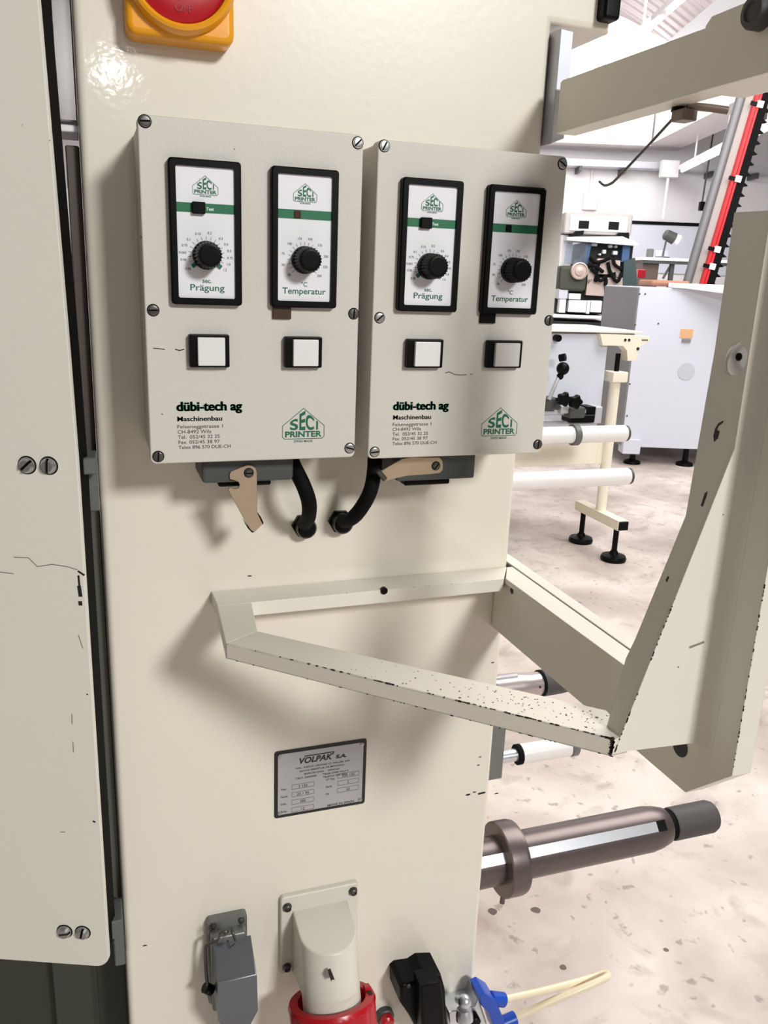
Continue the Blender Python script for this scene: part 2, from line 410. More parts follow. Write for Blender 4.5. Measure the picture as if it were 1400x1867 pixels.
pa, pz = hb(1279, 376, HB-0.45); pa2, pz2 = hb(1290, 325, HB-0.45)
MB(DGREY, xf=HALL).cyl((pa, HB-0.45, pz+0.05), (pa2, HB-0.45, 2.25), 0.012, 8).build('cord', t)
MB(BLACK, xf=HALL).box(pa-0.035, pa+0.035, HB-0.49, HB-0.41, pz-0.06, pz+0.06, 0.01).build('switch_body', t)
t = thing('lamp_connector', 'white square power feed box at the far end of the lamp row', 'junction box', W(3.75, 12.4, 1.5), YAW)
MB(HWHITE, xf=HALL).box(3.62, 3.86, 12.40, 12.52, 1.44, 1.66, 0.01).build('feed_box', t)
MB(HWHITE, xf=HALL).cyl((3.74, 12.46, 0.9), (3.74, 12.46, 1.45), 0.02, 8).build('feed_pipe', t)

# ================================================================== MACHINE COLUMN
XL, XR = -0.0458, 0.3265
t = thing('machine_column', 'tall glossy cream machine column carrying the control boxes', 'machine column', (0.14, 0.2, FLOOR))
b = MB(CREAM)
out = [(XL, FLOOR), (XR, FLOOR), (XR, 0.216), (0.3815, 0.216), (0.3815, 0.55), (XL, 0.55)]
b.prism(out, 1, 0.0, 0.5, bev=0.006, seg=4)
b.build('column_body', t)
MB(BRUSH).prism([(0.3275, 0.2105), (0.3395, 0.2095), (0.3395, 0.1290), (0.3275, 0.1240)], 1, -0.012, 0.06, bev=0.0006, seg=1).build('side_plate', t, label='grey steel side plate')
MB(BLACK).box(0.3665, 0.3820, -0.012, 0.02, 0.2225, 0.30, 0.003, 3).build('edge_block', t, label='black rubber edge block')
zt1 = on(118, 222, 1, 0.02).z; zt2 = on(118, 229, 1, 0.02).z; zt3 = on(118, 242, 1, 0.02).z; zt4 = on(128, 266, 1, 0.02).z; zt5 = on(160, 850, 1, 0.02).z
MB(ALU).box(-0.0600, -0.0462, 0.016, 0.07, zt1, 0.55, 0.001, 1).build('side_post', t, label='bare aluminium side post')
MB(ROLLW).box(-0.0600, -0.0462, 0.014, 0.06, zt3, zt2, 0.0006, 1).build('post_joint', t, label='white joint block')
MB(BROWNS).box(-0.0560, -0.0462, 0.016, 0.06, zt5, zt4, 0.001, 1).build('post_reflection_strip', t, label='brown-grey strip painting a reflection on the post')  # brown tone stands for a reflection in the aluminium post
MB(ROLLW).box(-0.0582, -0.0560, 0.016, 0.02, zt5, zt4-0.03).build('light_gap_strip', t, label='thin white strip standing in for light in the gap')  # white strip paints the light showing through the gap
MB(POSTG).box(-0.0575, -0.0462, 0.016, 0.07, on(215, 1715, 1, 0.02).z, zt5, 0.001, 1).build('lower_post', t, label='lower post with its dark reflection painted in')  # same aluminium post, its dark reflection put into the colour
# a scuff and small paint defects on the front
b = MB(INK)
for px, py, r in ((905, 1447, .0012), (878, 1446, .0022), (853, 1449, .0014), (865, 1444, .001), (455, 1050, .0009), (872, 1395, .0008), (875, 1380, .0008), (898, 1208, .0008), (264, 1724, .001)):
    p = on(px, py, 1, 0); b.prism([(p.x+r*2.2*math.cos(k*PI/4), p.z+r*(.5+.5*random.random())*math.sin(k*PI/4)) for k in range(8)], 1, -0.00012, 0.0)
b.build('paint_scuff', t, kind='stuff')

# machine base and the dark body behind the door
DX, DY = -0.0602, -0.038                       # right edge of the door leaf
DD = Vector((-0.9292, 0.3696, 0)); DN = Vector((0.3696, 0.9292, 0))    # along the leaf, away from the viewer
def D(u, v, z): return Vector((DX, DY, z)) + DD*u + DN*v
t = thing('machine_cabinet', 'dark olive machine base and body behind the open cream door', 'machine base', (-0.4, 0.4, FLOOR))
MB(OLIVE).loft([D(0.055, 0.10, FLOOR), D(0.9, 0.10, FLOOR), D(0.9, 0.55, FLOOR), D(0.24, 0.45, FLOOR)],
               [D(0.055, 0.10, 0.6), D(0.9, 0.10, 0.6), D(0.9, 0.55, 0.6), D(0.24, 0.45, 0.6)], bev=0.004, bevall=True).build('cabinet_body', t)
MB(OLIVE).box(-0.118, -0.0466, 0.078, 0.12, FLOOR, -0.56, 0.002).build('kick_panel', t)

# ------------------------------------------------------------------ left door
t = thing('cabinet_door', 'flat grey cream hinged door left of the machine column', 'door', (DX, DY, -0.6))
zb = -0.5905
bow = [(0.0, -0.13), (0.0012, -0.05), (0.0032, 0.04), (0.0062, 0.17), (0.016, 0.6)]     # the leaf edge is not quite true
pts = bow + [(0.9, 0.6), (0.9, zb)]
pts += [(0.012-0.012*math.sin(k*PI/12), zb+0.012-0.012*math.cos(k*PI/12)) for k in range(7)]
A = [D(u, 0, z) for u, z in pts]; B = [D(u, 0.004, z) for u, z in pts]
MB(DOORP).loft(A, B, bev=0.0012, seg=2).build('door_leaf', t)
pts = [(u+0.0006, z) for u, z in bow] + [(0.9, 0.6), (0.9, zb+0.004)]
pts += [(0.0166-0.016*math.sin(k*PI/12), zb+0.018-0.016*math.cos(k*PI/12)) for k in range(7)]
MB(RUBBER).loft([D(u, 0.004, z) for u, z in pts], [D(u, 0.021, z) for u, z in pts]).build('edge_seal', t, label='black rubber edge seal')
DXF = Matrix.Translation((DX, DY, 0)) @ Matrix(((-DD.x, DN.x, 0, 0), (-DD.y, DN.y, 0, 0), (0, 0, 1, 0), (0, 0, 0, 1)))
def door_uv(px, py):
    q = ray(px, py); tt = (Vector((DX, DY, 0))-CAM).dot(DN)/q.dot(DN); p = CAM+q*tt
    return -(p-Vector((DX, DY, 0))).dot(DD), p.z
for px, py, an in ((49.5, 848, 0.75), (89, 849, 1.5), (118, 1698, 0.2), (151, 1700, 1.35)):
    u, z = door_uv(px, py); screw(t, u, z, 0.0, 0.0062, an, ZINC, 0.45, xf=DXF)
for (xa_, ya_, xb_, yb_, yc_) in ((144, 836, 180, 865, 932), (196, 1683, 225, 1710, 1760)):
    h = MB(HINGEG)
    p, q, q2 = on(xa_, ya_, 1, -0.026), on(xb_, yb_, 1, -0.026), on(xb_, yc_, 1, -0.012)
    h.box(-0.0596, -0.0463, -0.026, 0.004, q.z, p.z, 0.001, 1)
    h.box(-0.0555, -0.0462, -0.012, 0.010, q2.z, q.z-0.0004, 0.001, 1)
    h.build('hinge', t, label='grey hinge block')
# scratches and chips on the door paint
def door_marks(name, col, segs, wd):
    b = MB(col)
    for seg in segs:
        P = [door_uv(*p) for p in seg]
        for (u0, z0), (u1, z1) in zip(P, P[1:]):
            n = Vector((-(z1-z0), u1-u0)); n = n.normalized()*wd/2
            q = [(u0-n.x, z0-n.y), (u1-n.x, z1-n.y), (u1+n.x, z1+n.y), (u0+n.x, z0+n.y)]
            b.loft([Vector((u, -0.00012, z)) for u, z in q], [Vector((u, 0.0, z)) for u, z in q], xf=DXF)
    b.build(name, t, kind='stuff')
SCR = mat('scratch_grey', (132, 126, 114), 0.6, var=0.1)
door_marks('scratch', SCR, [[(25, 1016), (52, 1017), (68, 1033), (95, 1029), (122, 1033), (142, 1039)], [(0, 1043), (25, 1046)], [(143, 1158), (147, 1170), (151, 1182)], [(131, 1302), (131.5, 1320)], [(133, 1352), (134, 1372)], [(110, 1517), (119, 1517)]], 0.0007)
door_marks('paint_chip', INK, [[(142, 1041), (154, 1049)], [(143, 1049), (145, 1070)], [(169, 1497), (174, 1499)]], 0.0016)
door_marks('paint_chip', INK, [[(144, 1068), (147, 1088)], [(146, 1096), (147, 1104)]], 0.0030)
door_marks('paint_chip', INK, [[(90, 256), (90.8, 256.5)], [(158, 1265), (160, 1267)], [(40.5, 228), (41, 228.5)]], 0.0010)

# ================================================================== MAIN SWITCH
t = thing('main_switch', 'yellow and red rotary main switch at the top of the column', 'switch', (0.0255, 0.0, 0.206))
MB(YEL).prism(rrect(-0.0118, 0.0625, 0.1655, 0.2430, 0.007), 1, -0.022, 0.0, bev=0.005, seg=4).build('base_plate', t)
MB(YEL).lathe((0.0255, -0.0215, 0.2065), (0, -1, 0), [(0, 0.0385), (0.004, 0.0382), (0.0085, 0.0365), (0.0095, 0.0345), (0.0085, 0.0325), (0.003, 0.0315)], 64).build('ring', t)
b = MB(RED)
b.lathe((0.0255, -0.0235, 0.2065), (0, -1, 0), [(0, 0.0318), (0.003, 0.0315), (0.0045, 0.029), (0.0055, 0.020), (0.0056, 0.001)], 48)
b.build('dial', t)
b = MB(REDD)
b.lathe((0.0255, -0.028, 0.2065), (0, -1, 0), [(0, 0.0150), (0.006, 0.0145), (0.012, 0.0130), (0.014, 0.011), (0.0145, 0.001)], 32)
b.box(0.0195, 0.0315, -0.046, -0.028, 0.1955, 0.2380, 0.003, 3)
b.build('handle', t)
MB(REDD).text('OFF', 0.0265, 0.1815, -0.0287, 0.007, align='CENTER', thick=0.0004).build('lettering', t)

# ================================================================== CONTROL BOXES
BW, BH, BD = 0.15365, 0.2319, 0.075
LY = -BD
def seci_logo(b, cx, ztop, wd, y, line, tiny=True):
    """house outline with SECI over PRINTER; cx centre, ztop peak, wd width"""
    h = wd*0.717; x0, x1 = cx-wd/2, cx+wd/2
    zs = ztop-wd*0.41; zb_ = ztop-h; c = wd*0.05
    P = [(cx, ztop), (x1, zs), (x1, zb_+c), (x1-c, zb_), (x0+c, zb_), (x0, zb_+c), (x0, zs), (cx, ztop)]
    for p, q in zip(P, P[1:]): b.line(p, q, line, y, 0)
    zm = ztop-wd*0.498
    for ch, dx, hh, ww, ls in (('S', -0.330, 0.235, 0.195, 0.30), ('E', -0.115, 0.39, 0.145, 0.22), ('C', 0.045, 0.335, 0.205, -0.40), ('I', 0.290, 0.20, 0.046, -0.15)):
        b.text(ch, cx+wd*dx, zm, y, wd*hh/0.70, width=wd*ww, bold=0.026, mi=1, warp=lambda X, ls=ls, ww=ww: 1+ls*(X/(wd*ww)-0.5))
    b.text('PRINTER', cx-wd*0.445, zb_+wd*0.045, y, wd*0.190, width=wd*0.88, bold=0.032, mi=1)
    if tiny: b.text('SWISS MADE', cx, zb_-wd*0.085, y, wd*0.080, align='CENTER', bold=0.01, mi=1)
def dial_module(parent, mx, mz, kind, led):
    """front-panel dial instrument 48 x 94; mx, mz its upper left corner"""
    mw, mh = 0.048, 0.0940; ib = 0.0046; fy = LY-0.0045
    x0, x1, z1, z0 = mx, mx+mw, mz, mz-mh
    fr = MB(BLACK)
    o = rrect(x0, x1, z0, z1, 0.0022, 3); i = rrect(x0+ib, x1-ib, z0+ib, z1-ib, 0.0012, 3)
    tb = bmesh.new(); yy0, yy1 = LY, LY-0.0062
    ch = 0.0010
    oo = rrect(x0+ch, x1-ch, z0+ch, z1-ch, 0.0022, 3)
    loops = [[tb.verts.new((p[0], y, p[1])) for p in pts] for pts, y in ((o, yy0), (o, yy1+ch), (oo, yy1), (i, yy1), (i, LY-0.002))]
    n = len(o)
    for A, B in zip(loops, loops[1:]):
        for k in range(n): tb.faces.new((A[k], A[(k+1) % n], B[(k+1) % n], B[k]))
    bmesh.ops.recalc_face_normals(tb, faces=tb.faces[:]); fr._add(tb)
    m = fr.build('dial_module', parent)
    MB(WHITEF).box(x0+ib, x1-ib, fy, LY-0.001, z0+ib, z1-ib).build('face_plate', m)
    fx0, fx1, fz1, fz0 = x0+ib, x1-ib, z1-ib, z0+ib; fw_, fh_ = fx1-fx0, fz1-fz0
    y = fy-0.00005
    st = MB(GREEN); st.box(fx0, fx1, y-0.00012, fy, fz1-0.342*fh_, fz1-0.27*fh_); st.build('stripe', m, label='green stripe')
    lg = MB(GREEN, DGREEN); seci_logo(lg, fx0+fw_*0.50, fz1-0.065*fh_, fw_*0.43, y, 0.0003); lg.build('logo', m)
    if kind == 't':
        MB(BLACK).box(fx0+fw_*0.265, fx0+fw_*0.485, fy-0.0035, fy, fz1-0.352*fh_, fz1-0.262*fh_, 0.0004, 1).build('test_button', m)
        MB(PALEP).text('Test', fx0+fw_*0.51, fz1-0.322*fh_, y-0.00012, 0.0028, bold=0.03).build('test_lettering', m)
    else:
        MB(led).box(fx0+fw_*0.30, fx0+fw_*0.42, fy-0.0009, fy, fz1-0.335*fh_, fz1-0.277*fh_, 0.0002, 1).build('indicator_lamp', m)
    kx, kz = fx0+fw_*0.50, fz1-0.665*fh_
    sc = MB(INK, DGREEN); R0, R1, RT_ = 0.0102, 0.0122, 0.0148
    if kind == 't':
        labs = ['0.05', '0.06', '0.065', '0.75', '0.1', '0.15', '0.2', '0.3', '0.4', '0.5', '0.75', '1.0', '1.2']
        angs = [-128+k*256/12 for k in range(13)]
        angs = [-128, -103, -85, -66, -48, -21, 9, 40, 58, 76, 94, 111, 128]
        ticks = [-128+k*16 for k in range(17)]
    else:
        labs = ['30', '50', '75', '100', '125', '150', '175', '200', '225', '250']
        angs = [-135, -105, -75, -44, -14, 15, 45, 78, 106, 135]
        ticks = [-135+k*15 for k in range(19)]
    for a in ticks:
        s_, c_ = math.sin(math.radians(a)), math.cos(math.radians(a))
        sc.line((kx+R0*s_, kz+R0*c_), (kx+R1*s_, kz+R1*c_), 0.00022, y)
    for l, a in zip(labs, angs):
        s_, c_ = math.sin(math.radians(a)), math.cos(math.radians(a))
        sc.text(l, kx+(RT_+0.0012*abs(s_))*s_, kz+RT_*c_-0.0008, y, 0.0023, align='CENTER')
    if kind == 't':
        sc.text('sec.', kx, kz-0.0182, y, 0.0042, align='CENTER', bold=0.012, mi=1)
        sc.text('Pr\u00e4gung', fx0+fw_*0.5, fz0+0.0050, y, 0.0060, width=fw_*0.60, align='CENTER', bold=0.010, mi=1)
    else:
        sc.text('\u00b0C', kx, kz-0.0182, y, 0.0044, align='CENTER', bold=0.006, mi=1)
        sc.text('Temperatur', fx0+fw_*0.5, fz0+0.0050, y, 0.0060, width=fw_*0.82, align='CENTER', bold=0.010, mi=1)
    sc.build('scale', m, label='printed dial scale and wording')
    if kind == 't':
        for sg in (-1, 1):
            a = math.radians(128*sg); s_, c_ = math.sin(a), math.cos(a); n_ = Vector((c_, 0, -s_))*0.0013
            p, q = Vector((kx+0.008*s_, y, kz+0.008*c_)), Vector((kx+0.0125*s_, y, kz+0.0125*c_))
            P = [p-n_, p+n_, q+n_, q-n_]
            MB(DGREEN).loft(P, [v+Vector((0, -0.0012, 0)) for v in P]).build('range_marker', m)
    # knob: ribbed skirt and a domed top with a pointer line
    kb = MB(BLACK, DGREY)
    n = 48; prof = [(0.0, 0.0096), (0.0040, 0.0094), (0.0044, 0.0086)]
    kb.lathe((kx, fy, kz), (0, -1, 0), prof, 48)
    tb = bmesh.new(); rings = []
    for h, r, k in ((0.0042, 0.0089, 1), (0.0165, 0.0082, 1), (0.0182, 0.0073, .3), (0.0188, 0.0058, 0)):
        rings.append([tb.verts.new(((r+k*0.00045*(1 if q % 2 else -1))*math.cos(2*PI*q/n)+kx, fy-h, (r+k*0.00045*(1 if q % 2 else -1))*math.sin(2*PI*q/n)+kz)) for q in range(n)])
    for A, B in zip(rings, rings[1:]):
        for q in range(n): tb.faces.new((A[q], A[(q+1) % n], B[(q+1) % n], B[q]))
    tb.faces.new(rings[-1]); bmesh.ops.recalc_face_normals(tb, faces=tb.faces[:]); kb._add(tb)
    kb.build('knob', m)
    return m
def push_button(parent, x0, x1, z0, z1, cap, tall=0.009, inset=0.0):
    by = LY-0.006
    bz = MB(BLACK)
    bz.box(x0, x1, by, LY, z0, z1, 0.0010, 2)
    p = bz.build('push_button', parent)
    cx0, cx1 = x0+0.0055, x1-0.0035
    MB(cap).box(cx0, cx1, LY-tall, by+0.001, z0+0.0015, z1-0.0018, 0.0007, 2).build('button_cap', p)
    return p
def control_box(label, bx, bz, mods, btns, tab, caps, marks, angs):
    t = thing('control_box', label, 'control box', (bx+BW/2, 0, bz-BH), 0, 'pair of control boxes')
    x0, x1, z1, z0 = bx, bx+BW, bz, bz-BH
    bk = MB(BOXP); bk.prism(rrect(x0+0.0012, x1-0.0012, z0+0.0012, z1-0.0012, 0.004), 1, -0.0625, 0.0, bev=0.0008); bk.build('enclosure', t)
    lid = MB(BOXP, BLACK)
    lid.prism(rrect(x0, x1, z0, z1, 0.0042, 5), 1, LY, -0.0628, bev=0.0012, seg=3)
    lo = lid.build('lid', t)
    for (fx, fz), an in zip(((0.031, 0.018), (0.972, 0.024), (0.037, 0.533), (0.974, 0.53), (0.036, 0.976), (0.972, 0.968)), angs):
        screw(lo, x0+fx*BW, z1-fz*BH, LY, 0.0037, an, DZINC if an in (0.05, 1.5) else ZINC, 0.15)
    for (mx, mz, kind, led) in mods: dial_module(t, mx, mz, kind, led)
    for (a, b_, c, d), cp, tl in zip(btns, caps, (0.009, 0.009)): push_button(t, a, b_, c, d, cp, tl)
    MB(tab[4]).box(tab[0], tab[1], LY-0.0022, LY, tab[2], tab[3], 0.0003, 1).build('slot_cover', t)
    # printed address and maker's mark
    y = LY-0.00003; ax = bx+0.0193; az = bz
    pr = MB(DGREEN, INK)
    for k in (-0.00038, 0.0, 0.00038): pr.text('d\u00fcbi-tech ag', ax+k, az-0.1935, y, 0.0092, width=0.0466, bold=0.024)
    for k in (0.0, 0.00022): pr.text('Maschinenbau', ax+k, az-0.2010, y, 0.0049, width=0.0318, bold=0.012, mi=1)
    for k, (l, wd) in enumerate((('Felseneggstrasse 1', 0.0325), ('CH-8492 Wila', 0.0240), ('Tel.  052/45 32 25', 0.0300), ('Fax. 052/45 38 97', 0.0295), ('Telex 896 570 DUE-CH', 0.0375))):
        pr.text(l, ax+0.0004*k*0.4, az-0.2062-k*0.0038, y, 0.0036, width=wd, mi=1)
    pr.build('lettering', t, label='green and black printed maker address')
    lg = MB(DGREEN, DGREEN); seci_logo(lg, bx+0.1125, bz-0.1930, 0.0322, y, 0.00045); lg.build('maker_logo', t, label='green house-shaped SECI PRINTER mark')
    if marks:
        mk = MB(INK)
        for seg, wd in marks:
            for p, q in zip(seg, seg[1:]):
                P, Q = on(p[0], p[1], 1, LY), on(q[0], q[1], 1, LY); mk.line((P.x, P.z), (Q.x, Q.z), wd, LY)
        mk.build('scratch', t, kind='stuff')
    return t
control_box('left-hand pale grey control box with dark brown cover below its temperature dial', -0.00984, 0.1076,
            [(0.00823, 0.0826, 't', LED), (0.0769, 0.0823, 'c', LED)],
            [(0.0190, 0.0470, -0.0544, -0.0315), (0.0870, 0.1148, -0.0546, -0.0322)],
            (0.0788, 0.0922, -0.0200, -0.0112, BROWN), (CAPW, CAPW),
            [([(280, 635), (291, 636), (300, 637)], 0.0006), ([(320, 637), (327, 639), (335, 637)], 0.0007), ([(295, 755), (296, 755.5)], 0.0006), ([(427, 272), (427.6, 272.3)], .0006), ([(257, 431), (257.5, 433)], .0009)],
            (0.05, 0.8, 0.05, 1.5, 1.5, -0.3))
control_box('right-hand pale grey control box with black cover below its temperature dial', 0.15455, 0.1058,
            [(0.1725, 0.0817, 't', DGREY), (0.24125, 0.0814, 'c', BLACK)],
            [(0.1815, 0.2112, -0.0546, -0.0328), (0.2490, 0.2794, -0.0546, -0.0330)],
            (0.2424, 0.2556, -0.0202, -0.0112, BLACK), (CAPW, CAPG),
            [([(812, 680), (818, 678), (830, 683), (842, 684), (850, 683)], 0.0005), ([(857, 683), (861, 682)], 0.0005)],
            (1.1, -0.55, 0.7, 1.5, 0.1, 1.5))

# ------------------------------------------------------------------ connectors with locking levers under the boxes
def onp(pts, y):
    return [(p.x, p.z) for p in (on(px, py, 1, y) for px, py in pts)]
z6 = lambda L: [(340+x/2.593, 820+y/2.593) for x, y in L]
t = thing('lever_connector', 'grey plug housing under the left control box, lever hanging down', 'connector', (0.0655, -0.03, -0.1245), 0, 'lever connectors under the control boxes')
MB(DGREY).box(0.0285, 0.0995, -0.058, -0.012, -0.1450, -0.1243, 0.003, 2).build('housing', t)
MB(BLACK).box(0.0420, 0.0830, -0.050, -0.018, -0.1500, -0.1445, 0.001, 1).build('contact_insert', t)
lv = [(203, 118), (210, 104), (262, 82), (287, 73), (308, 75), (326, 86), (333, 108), (335, 300), (345, 318), (361, 352), (320, 391), (303, 380), (270, 325), (197, 190), (203, 178), (215, 181), (232, 187), (246, 180), (252, 166), (246, 153), (232, 146), (205, 139)]
MB(NICKEL).prism(onp(z6(lv), -0.0600), 1, -0.0600, -0.0585, bev=0.0003, seg=1).build('locking_lever', t)
q = onp(z6([(275, 340), (303, 380), (320, 391), (308, 391), (290, 372)]), -0.0600)
MB(BLACK).prism(q, 1, -0.0600, -0.0480).build('lever_end', t)
q = onp(z6([(338, 303), (352, 318), (364, 345), (361, 355), (345, 318)]), -0.0600)
MB(BLACK).prism(q, 1, -0.0600, -0.0480).build('lever_end', t)
p = on(340+295/2.593, 820+110/2.593, 1, -0.0605); screw(t, p.x, p.z, -0.0600, 0.0034, 0.0, DZINC, 0.3)
t = thing('lever_connector', 'grey plug housing under the right control box, lever lying level', 'connector', (0.225, -0.03, -0.1261), 0, 'lever connectors under the control boxes')
MB(DGREY).box(0.1860, 0.2560, -0.058, -0.012, -0.1500, -0.1261, 0.002, 2).build('housing', t)
MB(BLACK).box(0.1960, 0.2370, -0.050, -0.018, -0.1560, -0.1497, 0.001, 1).build('contact_insert', t)
lv = [(908, 108), (930, 96), (1018, 44), (1060, 36), (1195, 36), (1210, 50), (1213, 72), (1212, 95), (1198, 110), (1160, 115), (1040, 124), (945, 146), (930, 140)]
MB(NICKEL).prism(onp(z6(lv), -0.0600), 1, -0.0600, -0.0585, bev=0.0003, seg=1).build('locking_lever', t)
MB(DZINC).tube([on(340+905/2.593, 820+100/2.593, 1, -0.062), on(340+938/2.593, 820+140/2.593, 1, -0.062)], 0.0022, 10).build('lever_end', t)
p = on(340+1180/2.593, 820+77/2.593, 1, -0.0605); screw(t, p.x, p.z, -0.0600, 0.0034, 0.9, DZINC, 0.3)

def cable(label, gl, pts, r):
    t = thing('cable', label, 'cable', (gl.x, 0, gl.z), 0, 'black cables below the control boxes')
    MB(RUBBER).tube(pts, r, 14, sub=8).build('sheath', t)
    g = MB(BLACK)
    g.lathe((gl.x, 0, gl.z), (0, -1, 0), [(0, 0.0108), (0.004, 0.0108), (0.0042, 0.0098)], 6)
    g.lathe((gl.x, -0.004, gl.z), (0, -1, 0), [(0, 0.0088), (0.007, 0.0086), (0.009, 0.0078), (0.010, 0.0066)], 24)
    g.build('cable_gland', t)
    MB(DZINC).lathe((gl.x, -0.0105, gl.z), (0, -1, 0), [(0, 0.0090), (0.0012, 0.0092), (0.0024, 0.0086)], 24).build('clamp_ring', t)
g = on(553, 957, 1, 0)
cable('black cable from beneath left control box to the left gland', g, [on(522, 815, 1, -0.030), on(536, 850, 1, -0.042), on(553, 885, 1, -0.052), on(563, 915, 1, -0.050), on(563, 940, 1, -0.036), on(556, 954, 1, -0.016), (g.x, 0.0, g.z)], 0.0062)
g = on(619, 949, 1, 0)
cable('black cable from beneath right control box to the right gland', g, [on(684, 815, 1, -0.030), on(682, 860, 1, -0.045), on(675, 895, 1, -0.050), on(660, 924, 1, -0.046), on(643, 944, 1, -0.034), on(627, 950, 1, -0.016), (g.x, 0.0, g.z)], 0.0062)

# ================================================================== NAMEPLATE
t = thing('nameplate', 'riveted aluminium nameplate with black border reading VOLPAK S.A.', 'nameplate', (0.142, 0, -0.457))
nx0, nx1, nz0, nz1 = 0.0965, 0.1875, -0.4935, -0.4210
MB(INK).prism(rrect(nx0, nx1, nz0, nz1, 0.0028), 1, -0.0008, 0.0).build('border', t, label='black border plate')
MB(PLATE).prism(rrect(nx0+0.0033, nx1-0.0033, nz0+0.0033, nz1-0.0033, 0.0012), 1, -0.0011, -0.0008).build('plate', t)
for fx in (0.0050, 0.0860):
    for fz in (0.0052, 0.0672):
        MB(ZINC).lathe((nx0+fx, -0.0010, nz0+fz), (0, -1, 0), [(0, 0.0023), (0.0006, 0.0021), (0.0010, 0.0012), (0.0011, 0.0001)], 12).build('rivet', t)
y = -0.00112; pr = MB(INK)
def npx(fx, fz): return nx0+fx*(nx1-nx0), nz1-fz*(nz1-nz0)
x, z = npx(0.250, 0.225); pr.text('VOLPAK', x, z, y, 0.0085, width=0.0330, bold=0.03, shear=0.25)
pr.line((x+0.0065, z+0.0074), (x+0.0352, z+0.0074), 0.0010, y); pr.line((x+0.0352, z+0.0074), (x+0.0340, z+0.0050), 0.0009, y)
x, z = npx(0.655, 0.225); pr.text('S.A.', x, z, y, 0.0050, width=0.0110, bold=0.05, shear=0.2)
for fx, fz, s_, wd in ((0.225, 0.300, 'POL. INDUS. URVASA C/ VALLES, S/N', 0.0530), (0.265, 0.350, 'SANTA PERPETUA DE MOGODA', 0.0445), (0.315, 0.400, 'BARCELONA', 0.0195), (0.575, 0.400, 'ESPANA', 0.0115), (0.225, 0.452, 'TELF. 5600400', 0.0205), (0.520, 0.405+0.045, 'TELEX 57584 VOLP E', 0.0255), (0.520, 0.495, 'TELEFAX 560 5657', 0.0245)):
    x, z = npx(fx, fz); pr.text(s_, x, z, y, 0.0024, width=wd, bold=0.012)
for k, l in enumerate(('Tipo', 'Fecha', 'Volt.', 'Amp.')):
    x, z = npx(0.065, 0.585+k*0.113); pr.text(l, x, z, y, 0.0030, bold=0.01)
for k, l in enumerate(('N\u00ba Fab.', 'Serie', 'Hz')):
    x, z = npx(0.555, 0.545+k*0.110); pr.text(l, x, z, y, 0.0030, bold=0.01)
def cell(fx, fz, wd, vals):
    x, z = npx(fx, fz); h = 0.0048
    P = [(x, z), (x+wd, z), (x+wd, z-h), (x, z-h), (x, z)]
    for a, b_ in zip(P, P[1:]): pr.line(a, b_, 0.00025, y)
    pr.text(vals, x+wd/2, z-h*0.82, y, 0.0040, align='CENTER')
for k, v in enumerate(('S 150', '20 1 90', '380', '12')): cell(0.185, 0.527+k*0.116, 0.0218, v)
for k, v in enumerate(('500 150', 'S', '50')): cell(0.685, 0.472+k*0.110, 0.0215, v)
x, z = npx(0.575, 0.945); pr.text('MADE IN SPAIN', x, z, y, 0.0031, width=0.0270, bold=0.016)
pr.build('lettering', t, label='black engraved wording and value boxes')

# ================================================================== POWER INLETS AT THE BOTTOM
t = thing('power_inlet', 'off-white angled power inlet with a red locking ring', 'power socket', (0.143, 0, -0.63))
fl = MB(CEEP); fl.prism(rrect(0.1020, 0.1830, -0.6760, -0.5820, 0.004), 1, -0.006, 0.0, bev=0.002, seg=3); fl.build('wall_flange', t)
for sx, sz in ((0.1085, -0.5935), (0.1765, -0.5905), (0.1085, -0.6665)):
    b = MB(DZINC); b.lathe((sx, -0.006, sz), (0, -1, 0), [(0, 0.0046), (0.0008, 0.0046), (0.0010, 0.0036), (0.0040, 0.0034), (0.0044, 0.0028), (0.0030, 0.0020), (0.0030, 0.0001)], 20); b.build('screw', t)
cx, r = 0.1425, 0.0285; cy = -0.034
prof = [(cx-r, -0.003)] + [(cx-r*math.cos(k*PI/16), cy-r*math.sin(k*PI/16)) for k in range(17)] + [(cx+r, -0.003)]
def ztop(yv): return -0.6000 + (yv+0.003)*0.14
A = [Vector((px, py, ztop(py))) for px, py in prof]; B = [Vector((px, py-0.017*min(1, max(0, (-0.003-py)/0.02)), -0.660-(py-cy)*0.42 if py < -0.01 else -0.672)) for px, py in prof]
b = MB(CEEP); b.loft(A, B, bev=0.0018, seg=3)
p_ = on(603, 1778, 1, cy-r-0.012)
b.build('elbow_body', t)
MB(INK).prism([(p_.x-0.002, p_.z+0.003), (p_.x+0.0005, p_.z+0.004), (p_.x+0.003, p_.z-0.003), (p_.x+0.0005, p_.z-0.002), (p_.x-0.0005, p_.z-0.004)], 1, cy-r-0.0155, cy-r-0.008).build('notch', t)
TI = Matrix.Translation((cx, cy-0.016, -0.658)) @ Matrix.Rotation(math.radians(-23), 4, 'X')
MB(CEEP, xf=TI).lathe((0, 0, 0), (0, 0, -1), [(0, r*0.97), (0.002, r*1.0), (0.018, r*1.0), (0.040, r*0.985), (0.06, r*0.98)], 40).build('socket_neck', t)
b = MB(RED, DARKIN, xf=TI); n = 72; tb = bmesh.new(); rings = []
for h, ri, k in ((0.0, 0.0335, 0), (0.0, 0.0415, 0), (0.004, 0.0430, 0), (0.006, 0.0425, 1), (0.034, 0.0420, 1), (0.036, 0.041, 0), (0.036, 0.0335, 0), (0.0, 0.0335, 0)):
    rings.append([tb.verts.new(((ri-k*(0.0014 if (q//3) % 2 else 0))*math.cos(2*PI*q/n), (ri-k*(0.0014 if (q//3) % 2 else 0))*math.sin(2*PI*q/n), -0.0115-h)) for q in range(n)])
